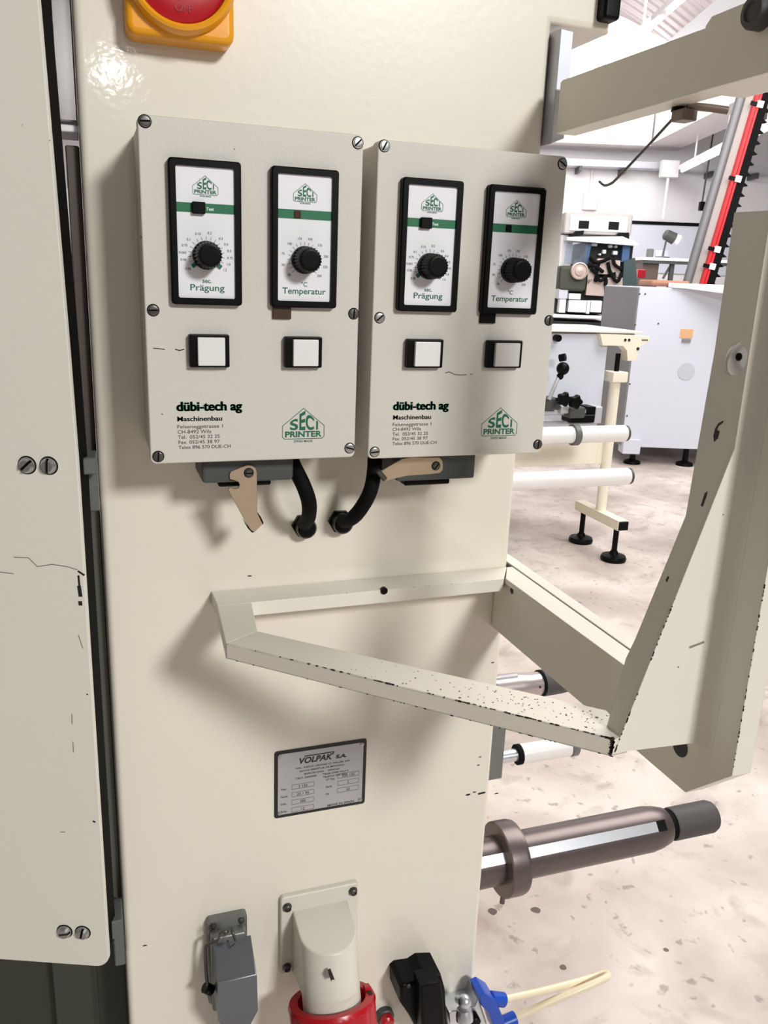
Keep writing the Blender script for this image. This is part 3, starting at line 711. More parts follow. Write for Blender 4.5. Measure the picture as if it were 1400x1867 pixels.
for A_, B_ in zip(rings, rings[1:]):
    for q in range(n): tb.faces.new((A_[q], A_[(q+1) % n], B_[(q+1) % n], B_[q]))
bmesh.ops.recalc_face_normals(tb, faces=tb.faces[:]); b._add(tb)
b.box(0.0335, 0.0400, -0.004, 0.006, -0.0118, -0.0080, 0.0006, 1)
ro = b.build('locking_ring', t, label='red ribbed locking ring')
MB(DARKIN, xf=TI).box(0.0345, 0.0385, -0.0120, -0.0055, -0.0116, -0.0106).build('ring_slot', ro)

t = thing('plug_connector', 'grey metal plug connector with clip left of the power inlet', 'connector', (0.05, 0, -0.64))
b = MB(BGREY); b.prism(rrect(0.0295, 0.0685, -0.690, -0.590, 0.004), 1, -0.008, 0.0, bev=0.0015); b.prism(rrect(0.0320, 0.0660, -0.688, -0.600, 0.003), 1, -0.020, -0.0078, bev=0.003, seg=3)
b.build('base_housing', t)
for sx in (0.0355, 0.0625):
    MB(DZINC).lathe((sx, -0.008, -0.5960), (0, -1, 0), [(0, 0.0030), (0.0016, 0.0029), (0.0022, 0.0018), (0.0023, 0.0001)], 16).build('screw', t)
hx0, hx1 = 0.0315, 0.0680
side = [(-0.016, -0.613), (-0.040, -0.640), (-0.046, -0.662), (-0.046, -0.705), (-0.038, -0.80), (-0.012, -0.80), (-0.012, -0.613)]
b = MB(MGREY)
def hood(k0): return [Vector((k0, yy, zz)) for yy, zz in side]
fr = [(0.0320, -0.020, -0.6120), (0.0675, -0.020, -0.6120), (0.0690, -0.050, -0.6400), (0.0345, -0.050, -0.6400)]
def sec(z_, x0_, x1_, y0_, y1_): return [Vector((x0_, y1_, z_)), Vector((x1_, y1_, z_)), Vector((x1_, y0_, z_)), Vector((x0_, y0_, z_))]
def sect(zf, zbk, x0_, x1_, y0_, y1_): return [Vector((x0_, y1_, zbk)), Vector((x1_, y1_, zbk)), Vector((x1_, y0_, zf)), Vector((x0_, y0_, zf))]
S = [sect(-0.6240, -0.6060, 0.0335, 0.0700, -0.050, -0.018), sect(-0.6640, -0.6640, 0.0330, 0.0705, -0.052, -0.012), sect(-0.6960, -0.6960, 0.0445, 0.0590, -0.046, -0.018), sect(-0.80, -0.80, 0.0460, 0.0575, -0.040, -0.022)]
for A_, B_ in zip(S, S[1:]): b.loft(A_, B_, bev=0.0016 if A_ is S[0] else 0.0)
b.build('plug_hood', t)
b = MB(DZINC)
pc = on(412, 1698, 1, -0.030); q1 = on(378, 1722, 1, -0.022); q2 = on(385, 1800, 1, -0.030)
b.tube([on(398, 1712, 1, -0.034), on(404, 1700, 1, -0.038), on(420, 1692, 1, -0.036), on(424, 1700, 1, -0.036), on(430, 1716, 1, -0.042)], 0.0014, 8)
b.tube([on(428, 1722, 1, -0.040), on(418, 1728, 1, -0.042), on(415, 1716, 1, -0.042)], 0.0012, 8)
b.tube([on(396, 1716, 1, -0.030), q1, on(374, 1734, 1, -0.02), on(376, 1775, 1, -0.026), on(380, 1810, 1, -0.034)], 0.0016, 8)
b.sphere(on(411, 1698, 1, -0.036), 0.0032)
b.build('locking_clip', t)
MB(BLACK).cyl(on(373, 1800, 1, -0.03), on(386, 1806, 1, -0.03), 0.0050, 14).build('clip_pivot', t)

t = thing('black_connector', 'chunky black plastic connector at the bottom of the column', 'connector', (0.25, 0, -0.72))
b = MB(BLACK)
P = [on(px, py, 1, -0.03) for px, py in ((727, 1797), (735, 1790), (760, 1786), (775, 1776), (803, 1775), (810, 1800), (812, 1835), (818, 1880), (760, 1880), (745, 1850), (728, 1825))]
b.prism([(p.x, p.z) for p in P], 1, -0.034, 0.0, bev=0.004, seg=3); b.build('connector_body', t)
P = [on(px, py, 1, -0.045) for px, py in ((763, 1790), (800, 1783), (806, 1812), (810, 1880), (766, 1880))]
MB(BLACK).prism([(p.x, p.z) for p in P], 1, -0.050, -0.030, bev=0.003, seg=3).build('cover', t)
p = on(746, 1800, 1, -0.036); screw(t, p.x, p.z, -0.034, 0.0024, 0.4, DZINC, 0.3)
t = thing('push_button', 'small dark red button beside the black connector', 'button', (0.2125, 0, -0.742))
p = on(706, 1858, 1, -0.012)
MB(DGREY).cyl((p.x, 0, p.z-0.004), (p.x, -0.008, p.z-0.004), 0.0100, 24, bev=0.001).build('collar', t)
MB(RED).cyl((p.x, -0.006, p.z-0.004), (p.x, -0.016, p.z-0.004), 0.0078, 24, bev=0.002).build('button_cap', t)

# pneumatic fittings and tube
t = thing('valve_block', 'silver valve block with ball knob beside the blue fittings', 'valve', (0.31, 0, -0.76))
P = [on(px, py, 1, -0.02) for px, py in ((815, 1838), (862, 1828), (868, 1812), (876, 1835), (890, 1880), (818, 1880))]
MB(STEEL).prism([(p.x, p.z) for p in P], 1, -0.026, 0.0, bev=0.002).build('valve_body', t)
p = on(847, 1826, 1, -0.035)
b = MB(STEEL); b.sphere(p, 0.0075, n=20); b.cyl((p.x, p.y, p.z), (p.x, -0.02, p.z-0.012), 0.0045, 16); b.lathe((p.x, p.y, p.z-0.010), (0, -.3, -1), [(0, 0.0080), (0.006, 0.0095), (0.012, 0.0095)], 20); b.build('ball_knob', t)
p = on(866, 1862, 1, -0.035); MB(BLACK).cyl((p.x, -0.026, p.z), (p.x, -0.038, p.z), 0.006, 18, bev=0.001).build('plug', t)
t = thing('push_in_fitting', 'pair of blue push-in tube fittings at lower edge of column', 'tube fitting', (0.325, -0.02, -0.75))
P = [on(px, py, 1, -0.03) for px, py in ((868, 1806), (878, 1801), (896, 1812), (902, 1822), (914, 1850), (918, 1880), (900, 1880), (886, 1838), (872, 1824))]
MB(BLUE).prism([(p.x, p.z) for p in P], 1, -0.038, -0.014, bev=0.002, seg=2).build('fitting_body', t)
f1, f2 = on(896, 1822, 1, -0.028), on(926, 1828, 1, -0.028)
MB(BLUE).cyl(on(893, 1820, 1, -0.028), on(919, 1823, 1, -0.028), 0.0078, 20, bev=0.001).build('release_collar', t)
MB(BLUE).cyl(on(912, 1868, 1, -0.028), on(940, 1856, 1, -0.028), 0.0080, 20, bev=0.001).build('release_collar', t)
t = tag(MB(TUBEM).tube([on(915, 1823, 1, -0.028), on(1000, 1804, 1, -0.024), on(1070, 1785, 1, -0.02), on(1100, 1775, 1, -0.02), on(1108, 1777, 1, -0.024), on(1102, 1784, 1, -0.03), on(1060, 1803, 1, -0.032), on(1000, 1828, 1, -0.03), on(934, 1858, 1, -0.028)], 0.0042, 12, sub=8).build('pneumatic_tube'),
        'bent cream air tube looping out from the blue fittings', 'tube')

# ================================================================== BRACKET IN FRONT OF THE COLUMN
BT = -0.255; BB = -0.2672                     # flat bar tray frame, top and bottom
t = thing('bracket_frame', 'chipped cream steel bracket with triangular frame and tall slanted gusset', 'bracket', (0.2, -0.15, -0.26))
xs0, xs1 = 0.3125, 0.3300                     # side plate
def hbar(name, poly, z0, z1, m, bev=0.0008, **kw):
    return MB(m, BLACK).prism(poly, 2, z1, z0, bev=bev, seg=2).build(name, t, **kw)
b = MB(CREAMB, BLACK)
b.prism([(0.041, -0.0005), (0.3245, -0.0005), (0.3065, -0.0300), (0.0700, -0.0330), (0.0420, -0.033)], 2, BT, BB, bev=0.0006)
p = on(700, 1078, 1, -0.0318)
b.cyl((p.x, -0.0328, p.z+0.0005), (p.x, -0.0295, p.z+0.0005), 0.0032, 20, mi=1)
b.build('rear_bar', t)
hbar('end_bar', [(0.0412, -0.0330), (0.0700, -0.0330), (0.0640, -0.0920), (0.0372, -0.1085)], BB, BT, CREAMB)
hbar('front_bar', [(0.0372, -0.1087), (0.0640, -0.0922), (0.2605, -0.2710), (0.2560, -0.3020), (0.2440, -0.3030)], BB, BT, CREAMW)
hbar('side_bar', [(0.3085, -0.0300), (0.3245, -0.0007), (0.3305, -0.0007), (0.3305, -0.3000), (0.3118, -0.3000)], -0.2600, BT, CREAMB)
# upright side plate: level arm to the column, then up beside the gusset, lower front corner cut away
sp = [(-0.0010, -0.2603), (-0.2990, -0.2603), (-0.3000, 0.125), (-0.3320, 0.125), (-0.3320, -0.2750), (-0.2950, -0.3110), (-0.0010, -0.3160)]
MB(CREAMB).prism(sp, 0, xs0, 0.3265, bev=0.0008).build('side_plate', t)
MB(CREAMB).box(0.3322, 0.3445, -0.245, 0.040, -0.272, BT, 0.0008).build('outer_rail', t)
MB(INK).box(0.3303, 0.3324, -0.240, 0.036, -0.270, -0.2562).build('gap_shade', t, label='black strip painting the shade between the two rails')  # black filler paints the shade of the open groove
p = on(933, 1077, 0, 0.3124); q = on(1240, 1360, 0, xs0)
MB(INK).cyl((0.3122, p.y, p.z), (0.3130, p.y, p.z), 0.0030, 16).build('bolt_hole', t)
MB(INK).cyl((xs0-0.0004, q.y, q.z), (xs0+0.002, q.y, q.z), 0.0075, 20).build('bolt_hole', t)
# gusset: upright front sheet with a slanted left edge, folded back into a flange
GY = -0.303
MB(CREAMB).prism([(0.2460, -0.2655), (0.3170, -0.0265), (0.3170, 0.0560), (0.3230, 0.0560), (0.3230, -0.2680), (0.30, -0.2680)], 1, GY, GY+0.0022, bev=0.0006).build('front_sheet', t)
arc = [(xs0-0.010+0.010*math.sin(k*PI/16), GY-0.010+0.010*math.cos(k*PI/16)) for k in range(9)]
MB(CREAMB).prism(arc+[(xs0+0.0005, GY-0.010), (xs0+0.0005, GY+0.001), (xs0-0.010, GY+0.001)], 2, -0.2680, 0.056).build('weld_fillet', t)
fr = [Vector((0.2460, GY+0.0021, -0.2660)), Vector((0.3170, GY+0.0021, -0.0265)), Vector((0.3170, GY+0.0021, 0.0560))]
bk = [Vector((0.2460, -0.2900, -0.2660)), Vector((0.2615, -0.2825, -0.2130)), Vector((0.2660, -0.2836, -0.1990)), Vector((0.2890, -0.2860, -0.1200)), Vector((0.3095, -0.2650, -0.0500)), Vector((0.3170, -0.2575, -0.0240)), Vector((0.3170, -0.2575, 0.0565))]
poly = [fr[0], fr[1], fr[2], bk[6], bk[5], bk[4], bk[3], bk[2], bk[1], bk[0]]
off = Vector((0.0022, 0, -0.0003))
def onflange(px, py):
    q = ray(px, py); n = Vector((-0.2395, 0, 0.0710)).normalized()
    tt = (fr[0]-CAM).dot(n)/q.dot(n); return CAM+q*tt
# flange built with a real round hole
hc = on(1340, 658, 0, 0.3162); hr = 0.0092
tb = bmesh.new()
def sheet(dx):
    o = [tb.verts.new(v+Vector((dx, 0, 0))) for v in poly]
    return o
lo_, hi_ = sheet(0), sheet(0.0025)
def at_flange(yv, zv):
    return 0.3170 if zv > -0.0265 else 0.2460+(zv+0.2660)/(0.2395)*0.0710
ring0 = []; ring1 = []
for k in range(28):
    yy = hc.y+hr*math.cos(2*PI*k/28); zz = hc.z+0.001+hr*1.06*math.sin(2*PI*k/28)
    ring0.append(tb.verts.new((at_flange(yy, zz), yy, zz))); ring1.append(tb.verts.new((at_flange(yy, zz)+0.0025, yy, zz)))
def fill(outer, inner):
    es = []
    for L_ in (outer, inner):
        for a_, b_ in zip(L_, L_[1:]+L_[:1]):
            e_ = tb.edges.get((a_, b_)) or tb.edges.new((a_, b_)); es.append(e_)
    bmesh.ops.triangle_fill(tb, use_beauty=True, use_dissolve=False, edges=es)
fill(lo_, ring0); fill(hi_, ring1)
for A_, B_ in ((lo_, hi_), (ring0, ring1)):
    for k in range(len(A_)): tb.faces.new((A_[k], A_[(k+1) % len(A_)], B_[(k+1) % len(A_)], B_[k]))
bmesh.ops.recalc_face_normals(tb, faces=tb.faces[:])
b = MB(CREAMB); b._add(tb); fl = b.build('folded_flange', t, ang=20)
# pivot bolt end seen inside the hole, set in the plate behind
b = MB(STEEL, RUBBER)
b.lathe((0.3240, hc.y+0.002, hc.z), (-1, 0, 0), [(-0.008, 0.0175), (0.0, 0.0175), (0.0005, 0.0120), (0.0022, 0.0110), (0.0024, 0.0001)], 32)
b.cyl((0.3222, hc.y+0.0035, hc.z+0.0020), (0.3212, hc.y+0.0035, hc.z+0.0020), 0.0024, 16, mi=1)
b.build('pivot_end', t, label='bright steel pivot end inside the hole')
for pts in ([(1302, 806), (1301, 795), (1304, 782), (1310, 772), (1319, 767), (1318, 771), (1310, 777), (1306, 786), (1308, 784), (1312, 787), (1309, 799)], [(1278, 922), (1285, 900), (1290, 896), (1288, 905), (1281, 924)], [(1354, 748), (1359, 740), (1362, 740), (1358, 750)], [(1214, 1058), (1218, 1050), (1220, 1053), (1216, 1062)]):
    P = [onflange(*q_) for q_ in pts]
    MB(INK).loft(P, [v+Vector((-0.0003, 0, 0.0001)) for v in P]).build('slot_hole', t)
mk = MB(SCR)
for seg, wd in (([(1258, 1180), (1282, 1171)], 0.0015), ([(1290, 1165), (1300, 1161)], 0.0006), ([(1236, 1216), (1237, 1216.5)], 0.001), ([(1318, 938), (1318.5, 938.4)], 0.0008)):
    for p, q in zip(seg, seg[1:]):
        P, Q = on(p[0], p[1], 1, GY), on(q[0], q[1], 1, GY); mk.line((P.x, P.z), (Q.x, Q.z), wd, GY)
mk.build('scuff_mark', t, kind='stuff')
# chipped paint specks on the worn end of the front bar
mk = MB(INK); random.seed(3)
for k in range(120):
    u = random.random()**0.6; v = random.random()
    A_ = Vector((0.0372, -0.1087)); B_ = Vector((0.2440, -0.3020)); n_ = Vector((0.683, 0.729))
    c_ = A_+(B_-A_)*(0.35+0.63*u)+n_*(0.002+0.026*v); r_ = random.uniform(0.00025, 0.0007)*(1.6 if random.random() > 0.93 else 1)
    mk.prism([(c_.x+r_*random.uniform(.6, 1.3)*math.cos(j*PI/3), c_.y+r_*random.uniform(.6, 1.3)*math.sin(j*PI/3)) for j in range(6)], 2, BT, BT+0.00012)
mk.build('paint_speck', t, kind='stuff')
def edge_chips(name, A_, B_, d1, d2, count, bias, smax, seed):
    """bare-metal chips along the edge A-B; d1 and d2 point from the edge into its two faces"""
    rnd = random.Random(seed); A_, B_ = Vector(A_), Vector(B_); e = (B_-A_).normalized(); L_ = (B_-A_).length
    d1, d2 = Vector(d1).normalized(), Vector(d2).normalized(); n1, n2 = -d2, -d1
    mk = MB(CHIP)
    for k in range(count):
        u = rnd.random()**bias*L_; ln = rnd.uniform(0.0006, smax*3.0)*(0.4+0.8*rnd.random())
        for d, nn in ((d1, n1), (d2, n2)):
            dep = rnd.uniform(0.25, 1.0)*smax; pts = []
            for q in range(5): pts.append(A_+e*(u+ln*q/4)-d*0.0002)
            for q in range(5): pts.append(A_+e*(u+ln*(4-q)/4)+d*dep*(rnd.uniform(.35, 1.0) if 0 < q < 4 else rnd.uniform(.1, .5)))
            mk.loft([p+nn*0.00016 for p in pts], [p-nn*0.0001 for p in pts])
    mk.build(name, t, kind='stuff')
CHIP = mat('bare_metal_chip', (50, 38, 32), 0.6, var=0.2, scale=200)
fb0, fb1 = (0.0372, -0.1087), (0.2440, -0.3030); fn = (0.683, 0.729, 0)
edge_chips('paint_chip', (*fb0, BT), (*fb1, BT), fn, (0, 0, -1), 74, 0.62, 0.0013, 1)
edge_chips('paint_chip', (*fb0, BB), (*fb1, BB), fn, (0, 0, 1), 26, 0.6, 0.0010, 2)
edge_chips('paint_chip', (0.2440, -0.3030, BB), (0.2440, -0.3030, BT), (-0.72, 0.69, 0), (1, 0, 0), 12, 1.0, 0.0024, 3)
edge_chips('paint_chip', (0.2462, GY, -0.2655), (0.2760, GY, -0.1645), (0.955, 0, -0.29), (0, 1, 0), 34, 1.3, 0.0008, 4)
edge_chips('paint_chip', (xs0, -0.332, -0.270), (xs0, -0.332, -0.150), (1, 0, 0), (0, 1, 0), 40, 0.9, 0.0008, 5)
edge_chips('paint_chip', (0.070, -0.0330, BT), (0.30, -0.0305, BT), (0, 1, 0), (0, 0, -1), 5, 1.0, 0.0004, 6)

# ================================================================== UPPER ARM
t = thing('support_arm', 'long cream arm reaching forward from the column top right', 'arm', (0.335, -0.25, 0.15))
b = MB(CREAMB)
b.prism([(-0.0200, 0.1305), (-0.0200, 0.1690), (-0.0230, 0.1705), (-0.2000, 0.1690), (-0.2000, 0.1320)], 0, 0.3265, 0.3450, bev=0.0012)
b.build('arm_bar', t)
b = MB(CREAMB); b.prism([(-0.1990, 0.1315), (-0.1990, 0.1690), (-0.2040, 0.1735), (-0.305, 0.1745), (-0.305, 0.1312)], 0, 0.3240, 0.3600, bev=0.0014); b.build('arm_head', t)
p = on(1376, 22, 0, 0.318)
b = MB(CAPD); b.lathe((0.3240, p.y, p.z), (-1, 0, 0), [(0, 0.0092), (0.007, 0.0092), (0.0088, 0.0082), (0.0092, 0.0055), (0.0080, 0.0048), (0.0080, 0.0001)], 32); b.build('end_knob', t, label='dark grey round knob')

hx = 0.345
t = thing('wire_hook', 'thin dark wire hook held by a small clamp under the cream arm', 'hook', on(1243, 196, 0, hx))
b = MB(BROWNG := mat('brown_grey_steel', (120, 106, 98), 0.4, 0.5, var=0.1))
cl = on(1250, 196, 0, hx)
b.box(hx-0.006, hx+0.006, cl.y-0.006, cl.y+0.007, 0.1215, 0.1290, 0.001, 2); b.build('clamp', t)
MB(BROWNG).tube([on(1252, 193, 0, hx), on(1290, 196, 0, hx+0.012), on(1327, 201, 0, hx+0.024)], 0.0027, 12).build('cross_pin', t)
MB(BLACK).cyl(on(1234, 206, 0, hx), on(1243, 182, 0, hx), 0.0045, 16).build('thumb_screw', t)
MB(DZINC).tube([on(1238, 204, 0, hx), on(1180, 267, 0, hx), on(1125, 325, 0, hx), on(1113, 335, 0, hx), on(1102, 338, 0, hx), on(1093, 331, 0, hx)], 0.0010, 10, sub=5).build('hook_wire', t)

# ================================================================== REEL SPINDLES AND ROLLERS BEHIND THE COLUMN
t = thing('machine_side_frame', 'cream machine side wall behind the column that carries the shafts', 'machine frame', (0.25, 2.0, FLOOR))
MB(CREAMM).box(0.05, 0.30, 0.52, 3.6, FLOOR, 0.20, 0.004).build('frame_body', t)
def spindle(name, label, yy, pc, pr, mats, r, x_end_px, collar, group):
    """reel spindle along X at depth yy; pc a point of its axis in the photo"""
    c = on(pc[0], pc[1], 1, yy); xe = on(x_end_px[0], x_end_px[1], 1, yy).x
    t = thing(name, label, 'reel spindle', (0.3, yy, c.z), 0, group)
    return t, c.z, xe
YS = 0.25
c = on(1075, 1533, 1, YS); cz = c.z
t = thing('reel_spindle', 'large bronze-grey reel spindle with bright key strip and wide collar', 'reel spindle', (0.32, YS, cz), 0, 'reel spindles')
X = lambda px, py: on(px, py, 1, YS).x
R_ = 0.0350
xa, xb, xc, xd = 0.3265, X(1205, 1500), X(1222, 1497), X(1298, 1483)
b = MB(SHAFT)
b.lathe((xa, YS, cz), (1, 0, 0), [(0, R_), (xb-xa-0.028, R_), (xb-xa-0.010, R_*0.93), (xb-xa+0.006, R_*0.80), (xb-xa+0.010, R_*0.66)], 56)
b.build('shaft', t)
b = MB(RUBBER); b.lathe((xb+0.008, YS, cz), (1, 0, 0), [(0, R_*0.66), (xc-xb, R_*0.66)], 40); b.build('ring_groove', t)
b = MB(CAPD); b.lathe((xb+0.018, YS, cz), (1, 0, 0), [(0, R_*0.70), (0.002, R_*0.74), (xd-xb-0.026, R_*0.74), (xd-xb-0.019, R_*0.66), (xd-xb-0.018, 0.001)], 48); b.build('end_cap', t)
x0 = X(912, 1560); x1 = X(945, 1548)
b = MB(SHAFT); b.lathe((x0-0.006, YS, cz), (1, 0, 0), [(0, R_*1.20), (0.001, R_*1.50), (0.003, R_*1.55), (x1-x0-0.004, R_*1.55), (x1-x0+0.002, R_*1.50), (x1-x0+0.003, R_*1.02)], 64); b.build('collar', t)
ka = math.radians(42)      # key strip on the viewer's side
kd = Vector((0, -math.cos(ka), math.sin(ka))); kn = Vector((0, math.sin(ka), math.cos(ka)))
def key(xs, xe, w_, r0, r1):
    o = Vector((0, YS, cz)); A_ = [o+Vector((xs, 0, 0))+kd*rr+kn*s_*w_/2 for rr, s_ in ((r0, -1), (r1, -1), (r1, 1), (r0, 1))]
    return A_, [p_+Vector((xe-xs, 0, 0)) for p_ in A_]
b = MB(STEEL); b.loft(*key(xa, X(1178, 1500), 0.0150, R_*0.8, R_*1.015), bev=0.0004); b.build('key_strip', t, label='bright steel key strip')
b = MB(BLACK); A_, B_ = key(X(1176, 1500), X(1194, 1497), 0.0160, R_*0.8, R_*1.006); b.loft(A_, B_, bev=0.001); b.build('key_slot', t)
b = MB(STEEL); ka = math.radians(-78); kd = Vector((0, -math.cos(ka), math.sin(ka))); kn = Vector((0, math.sin(ka), math.cos(ka)))
b.loft(*key(x1+0.002, X(1165, 1550), 0.012, R_*0.8, R_*1.03), bev=0.0004); b.build('key_strip', t)
p = on(922, 1622, 1, YS-0.02); MB(SHAFT).cyl((x0+0.004, YS-0.012, cz-R_*1.5), (x0+0.002, YS-0.014, cz-R_*1.5-0.014), 0.004, 12).build('grub_screw', t)

YT = 0.85
c = on(975, 1247, 1, YT); cz = c.z; X = lambda px, py: on(px, py, 1, YT).x
t = thing('reel_spindle', 'smaller light steel reel spindle with dark cap under the bracket', 'reel spindle', (0.3, YT, cz), 0, 'reel spindles')
R_ = 0.0315; xa, xb, xd = 0.3005, X(985, 1249), X(1037, 1250)
b = MB(STEELP := mat('pinkish_steel', (188, 176, 174), 0.33, 0.7, var=0.06)); b.lathe((xa, YT, cz), (1, 0, 0), [(0, R_), (xb-xa-0.06, R_), (xb-xa-0.035, R_*0.88), (xb-xa-0.004, R_*0.86)], 40); b.build('shaft', t)
b = MB(RUBBER); b.lathe((xb-0.004, YT, cz), (1, 0, 0), [(0, R_*0.98), (0.006, R_*0.98)], 32); b.build('ring_groove', t)
b = MB(CAPD); b.lathe((xb+0.002, YT, cz), (1, 0, 0), [(0, R_*0.98), (xd-xb-0.03, R_*0.94), (xd-xb-0.006, R_*0.86), (xd-xb, R_*0.60)], 40); b.build('end_cap', t)
MB(INK).sphere((X(974, 1246), YT-R_*0.86, cz+0.006), 0.0028, n=10).build('set_screw', t)
b = MB(STEEL); b.box(xa, X(940, 1230), YT-0.012, YT-0.004, cz+R_*0.9, cz+R_*1.12, 0.001); b.build('key_strip', t)

YR = 0.62
c = on(990, 1368, 1, YR); X = lambda px, py: on(px, py, 1, YR).x; cz = c.z
t = thing('guide_roller', 'short white guide roller on a grey plate below the bracket', 'roller', (0.32, YR, cz), 0, 'rollers behind the column')
pa, pb = on(897, 1330, 1, YR-0.03), on(921, 1418, 1, YR-0.03)
MB(BGREY).box(0.3005, on(918, 1380, 1, YR-0.03).x, YR-0.03, YR+0.03, pb.z, pb.z+0.18, 0.001).build('mounting_plate', t, label='grey mounting plate')
xp = on(918, 1380, 1, YR-0.03).x
MB(STEEL).cyl((xp, YR, cz), (X(945, 1372), YR, cz), 0.0125, 24).build('axle', t)
MB(RUBBER).cyl((X(941, 1373), YR, cz), (X(948, 1372), YR, cz), 0.0205, 28).build('end_ring', t)
MB(ROLLW).cyl((X(948, 1372), YR, cz), (X(1036, 1360), YR, cz), 0.0200, 32, bev=0.001).build('roller_body', t)
MB(BGREY).cyl((X(1036, 1360), YR, cz), (X(1050, 1360), YR, cz), 0.0215, 28, bev=0.003).build('end_cap', t)
MB(STEEL).cyl((X(1050, 1360), YR, cz), (X(1068, 1357), YR, cz), 0.006, 16).build('axle_tip', t)

def long_roller(label, yy, p0, p1, dia, ring=None):
    c = on(p1[0], p1[1], 1, yy); xe = c.x; x0 = 0.302
    t = thing('long_roller', label, 'roller', (x0, yy, c.z), 0, 'rollers behind the column')
    b = MB(ROLLW); b.lathe((x0, yy, c.z), (1, 0, 0), [(0, dia/2), (xe-x0-0.012, dia/2), (xe-x0-0.004, dia/2*0.93)], 36); b.build('roller_body', t)
    MB(DGREY).lathe((xe-0.006, yy, c.z), (1, 0, 0), [(0, dia*0.47), (0.012, dia*0.47), (0.013, dia*0.40)], 30).build('end_cap', t)
    if ring:
        xr = on(ring[0], ring[1], 1, yy).x
        MB(HINGEG).lathe((xr-0.014, yy, c.z), (1, 0, 0), [(0, dia*0.50), (0.001, dia*0.63), (0.026, dia*0.63), (0.028, dia*0.50)], 36).build('clamp_ring', t)
    return c.z
long_roller('upper long white roller with a grey clamp ring', 2.35, (1000, 790), (1140, 790), 0.072, (1047, 794))
long_roller('lower long white roller without a ring, near the floor stand', 2.15, (940, 875), (1146, 868), 0.070)

# ================================================================== UNWIND UNIT AND FLOOR STAND (aligned with the machine)
YU = 2.80
def bxp(b, x0, y0, x1, y1, yy, dep, mi=0, bev=0.0, seg=1):
    """box whose front face spans two measured photo corners on the plane y = yy"""
    p, q = on(x0, y0, 1, yy), on(x1, y1, 1, yy)
    return b.box(min(p.x, q.x), max(p.x, q.x), yy, yy+dep, min(p.z, q.z), max(p.z, q.z), bev, seg, mi)
ua = on(940, 830, 1, YU)
t = thing('unwind_unit', 'pale unwind unit front behind the long rollers', 'machine unit', (ua.x, YU, FLOOR))
b = MB(PALEB); bxp(b, 930, 607, 1093, 770, YU, 0.06, bev=0.004); b.build('face_plate', t, label='pale blue-grey face plate')
b = MB(CREAMM); bxp(b, 925, 600, 1172, 608, YU-0.02, 0.5, bev=0.003); b.build('top_plate', t)
b = MB(CREAMM, INK)
P = [on(px, py, 1, YU-0.03) for px, py in ((1094, 609), (1184, 613), (1184, 622), (1167, 632), (1160, 658), (1144, 658), (1143, 640), (1136, 631), (1099, 630))]
b.prism([(p.x, p.z) for p in P], 1, YU-0.03, YU+0.02, bev=0.002)
for px, py, r in ((1140, 620, .007), (1147, 620, .007), (1163, 636, .008)):
    p = on(px, py, 1, YU-0.031); b.cyl((p.x, YU-0.0315, p.z), (p.x, YU-0.028, p.z), r, 10, mi=1)
p, q = on(1170, 619, 1, YU-0.031), on(1181, 621, 1, YU-0.031); b.box(p.x, q.x, YU-0.0315, YU-0.028, q.z, p.z, mi=1)
b.build('corner_bracket', t, label='cream notched corner bracket')
b = MB(CREAMM); bxp(b, 900, 806, 1088, 846, YU, 0.08, bev=0.003); bxp(b, 1090, 806, 1106, 846, YU-0.002, 0.084, bev=0.003); b.build('lower_beam', t)
p = on(890, 846, 1, YU)
MB(CREAMM).box(p.x-0.05, p.x+0.03, YU+0.01, YU+0.07, FLOOR, p.z).build('leg', t)
p = on(1013, 616, 1, YU-0.001); MB(BLACK).cyl((p.x, YU, p.z), (p.x, YU-0.03, p.z), 0.016, 16).build('stop_bolt', t)

t = thing('clamp_slide', 'black clamp slide with ball lever and star knobs on unwind unit', 'clamp', on(1040, 765, 1, YU-0.12))
YC = YU-0.10
b = MB(BRUSH); p, q = on(985, 752, 1, YC), on(1088, 752, 1, YC)
for dz in (0.0, -0.055): b.cyl((p.x, YC, p.z+dz), (q.x, YC, p.z+dz), 0.014, 14)
b.build('slide_rail', t)
b = MB(DGREY); bxp(b, 995, 727, 1022, 748, YC-0.05, 0.10, bev=0.01, seg=2); b.build('slide_block', t)
b = MB(DGREY); bxp(b, 1040, 743, 1067, 763, YC-0.06, 0.12, bev=0.01, seg=2); b.build('motor_body', t)
b = MB(BLACK); bxp(b, 1042, 757, 1084, 771, YC-0.04, 0.09, bev=0.004); bxp(b, 1073, 742, 1084, 765, YC-0.03, 0.08); b.build('carriage', t)
b = MB(BRUSH); bxp(b, 1084, 742, 1096, 772, YC-0.03, 0.10, bev=0.003); bxp(b, 1024, 740, 1038, 754, YC-0.045, 0.08, bev=0.003); b.build('end_block', t)
def star_knob(px, py, par, r=0.030):
    c = on(px, py, 1, YC-0.09); b = MB(BLACK); n = 40
    tb = bmesh.new(); rings = []
    for h, k in ((0, 0.8), (0.006, 1.0), (0.022, 1.0), (0.028, 0.8), (0.029, 0.01)):
        rings.append([tb.verts.new((c.x+r*k*(1+0.14*math.cos(5*2*PI*q/n))*math.cos(2*PI*q/n), c.y-h, c.z+r*k*(1+0.14*math.cos(5*2*PI*q/n))*math.sin(2*PI*q/n))) for q in range(n)])
    for A_, B_ in zip(rings, rings[1:]):
        for q in range(n): tb.faces.new((A_[q], A_[(q+1) % n], B_[(q+1) % n], B_[q]))
    tb.faces.new(rings[0]); bmesh.ops.recalc_face_normals(tb, faces=tb.faces[:]); b._add(tb)
    b.cyl(c, c+Vector((0, 0.10, -0.02)), 0.008, 10); b.build('star_knob', par)
star_knob(1025, 727, t); star_knob(1046, 732, t)
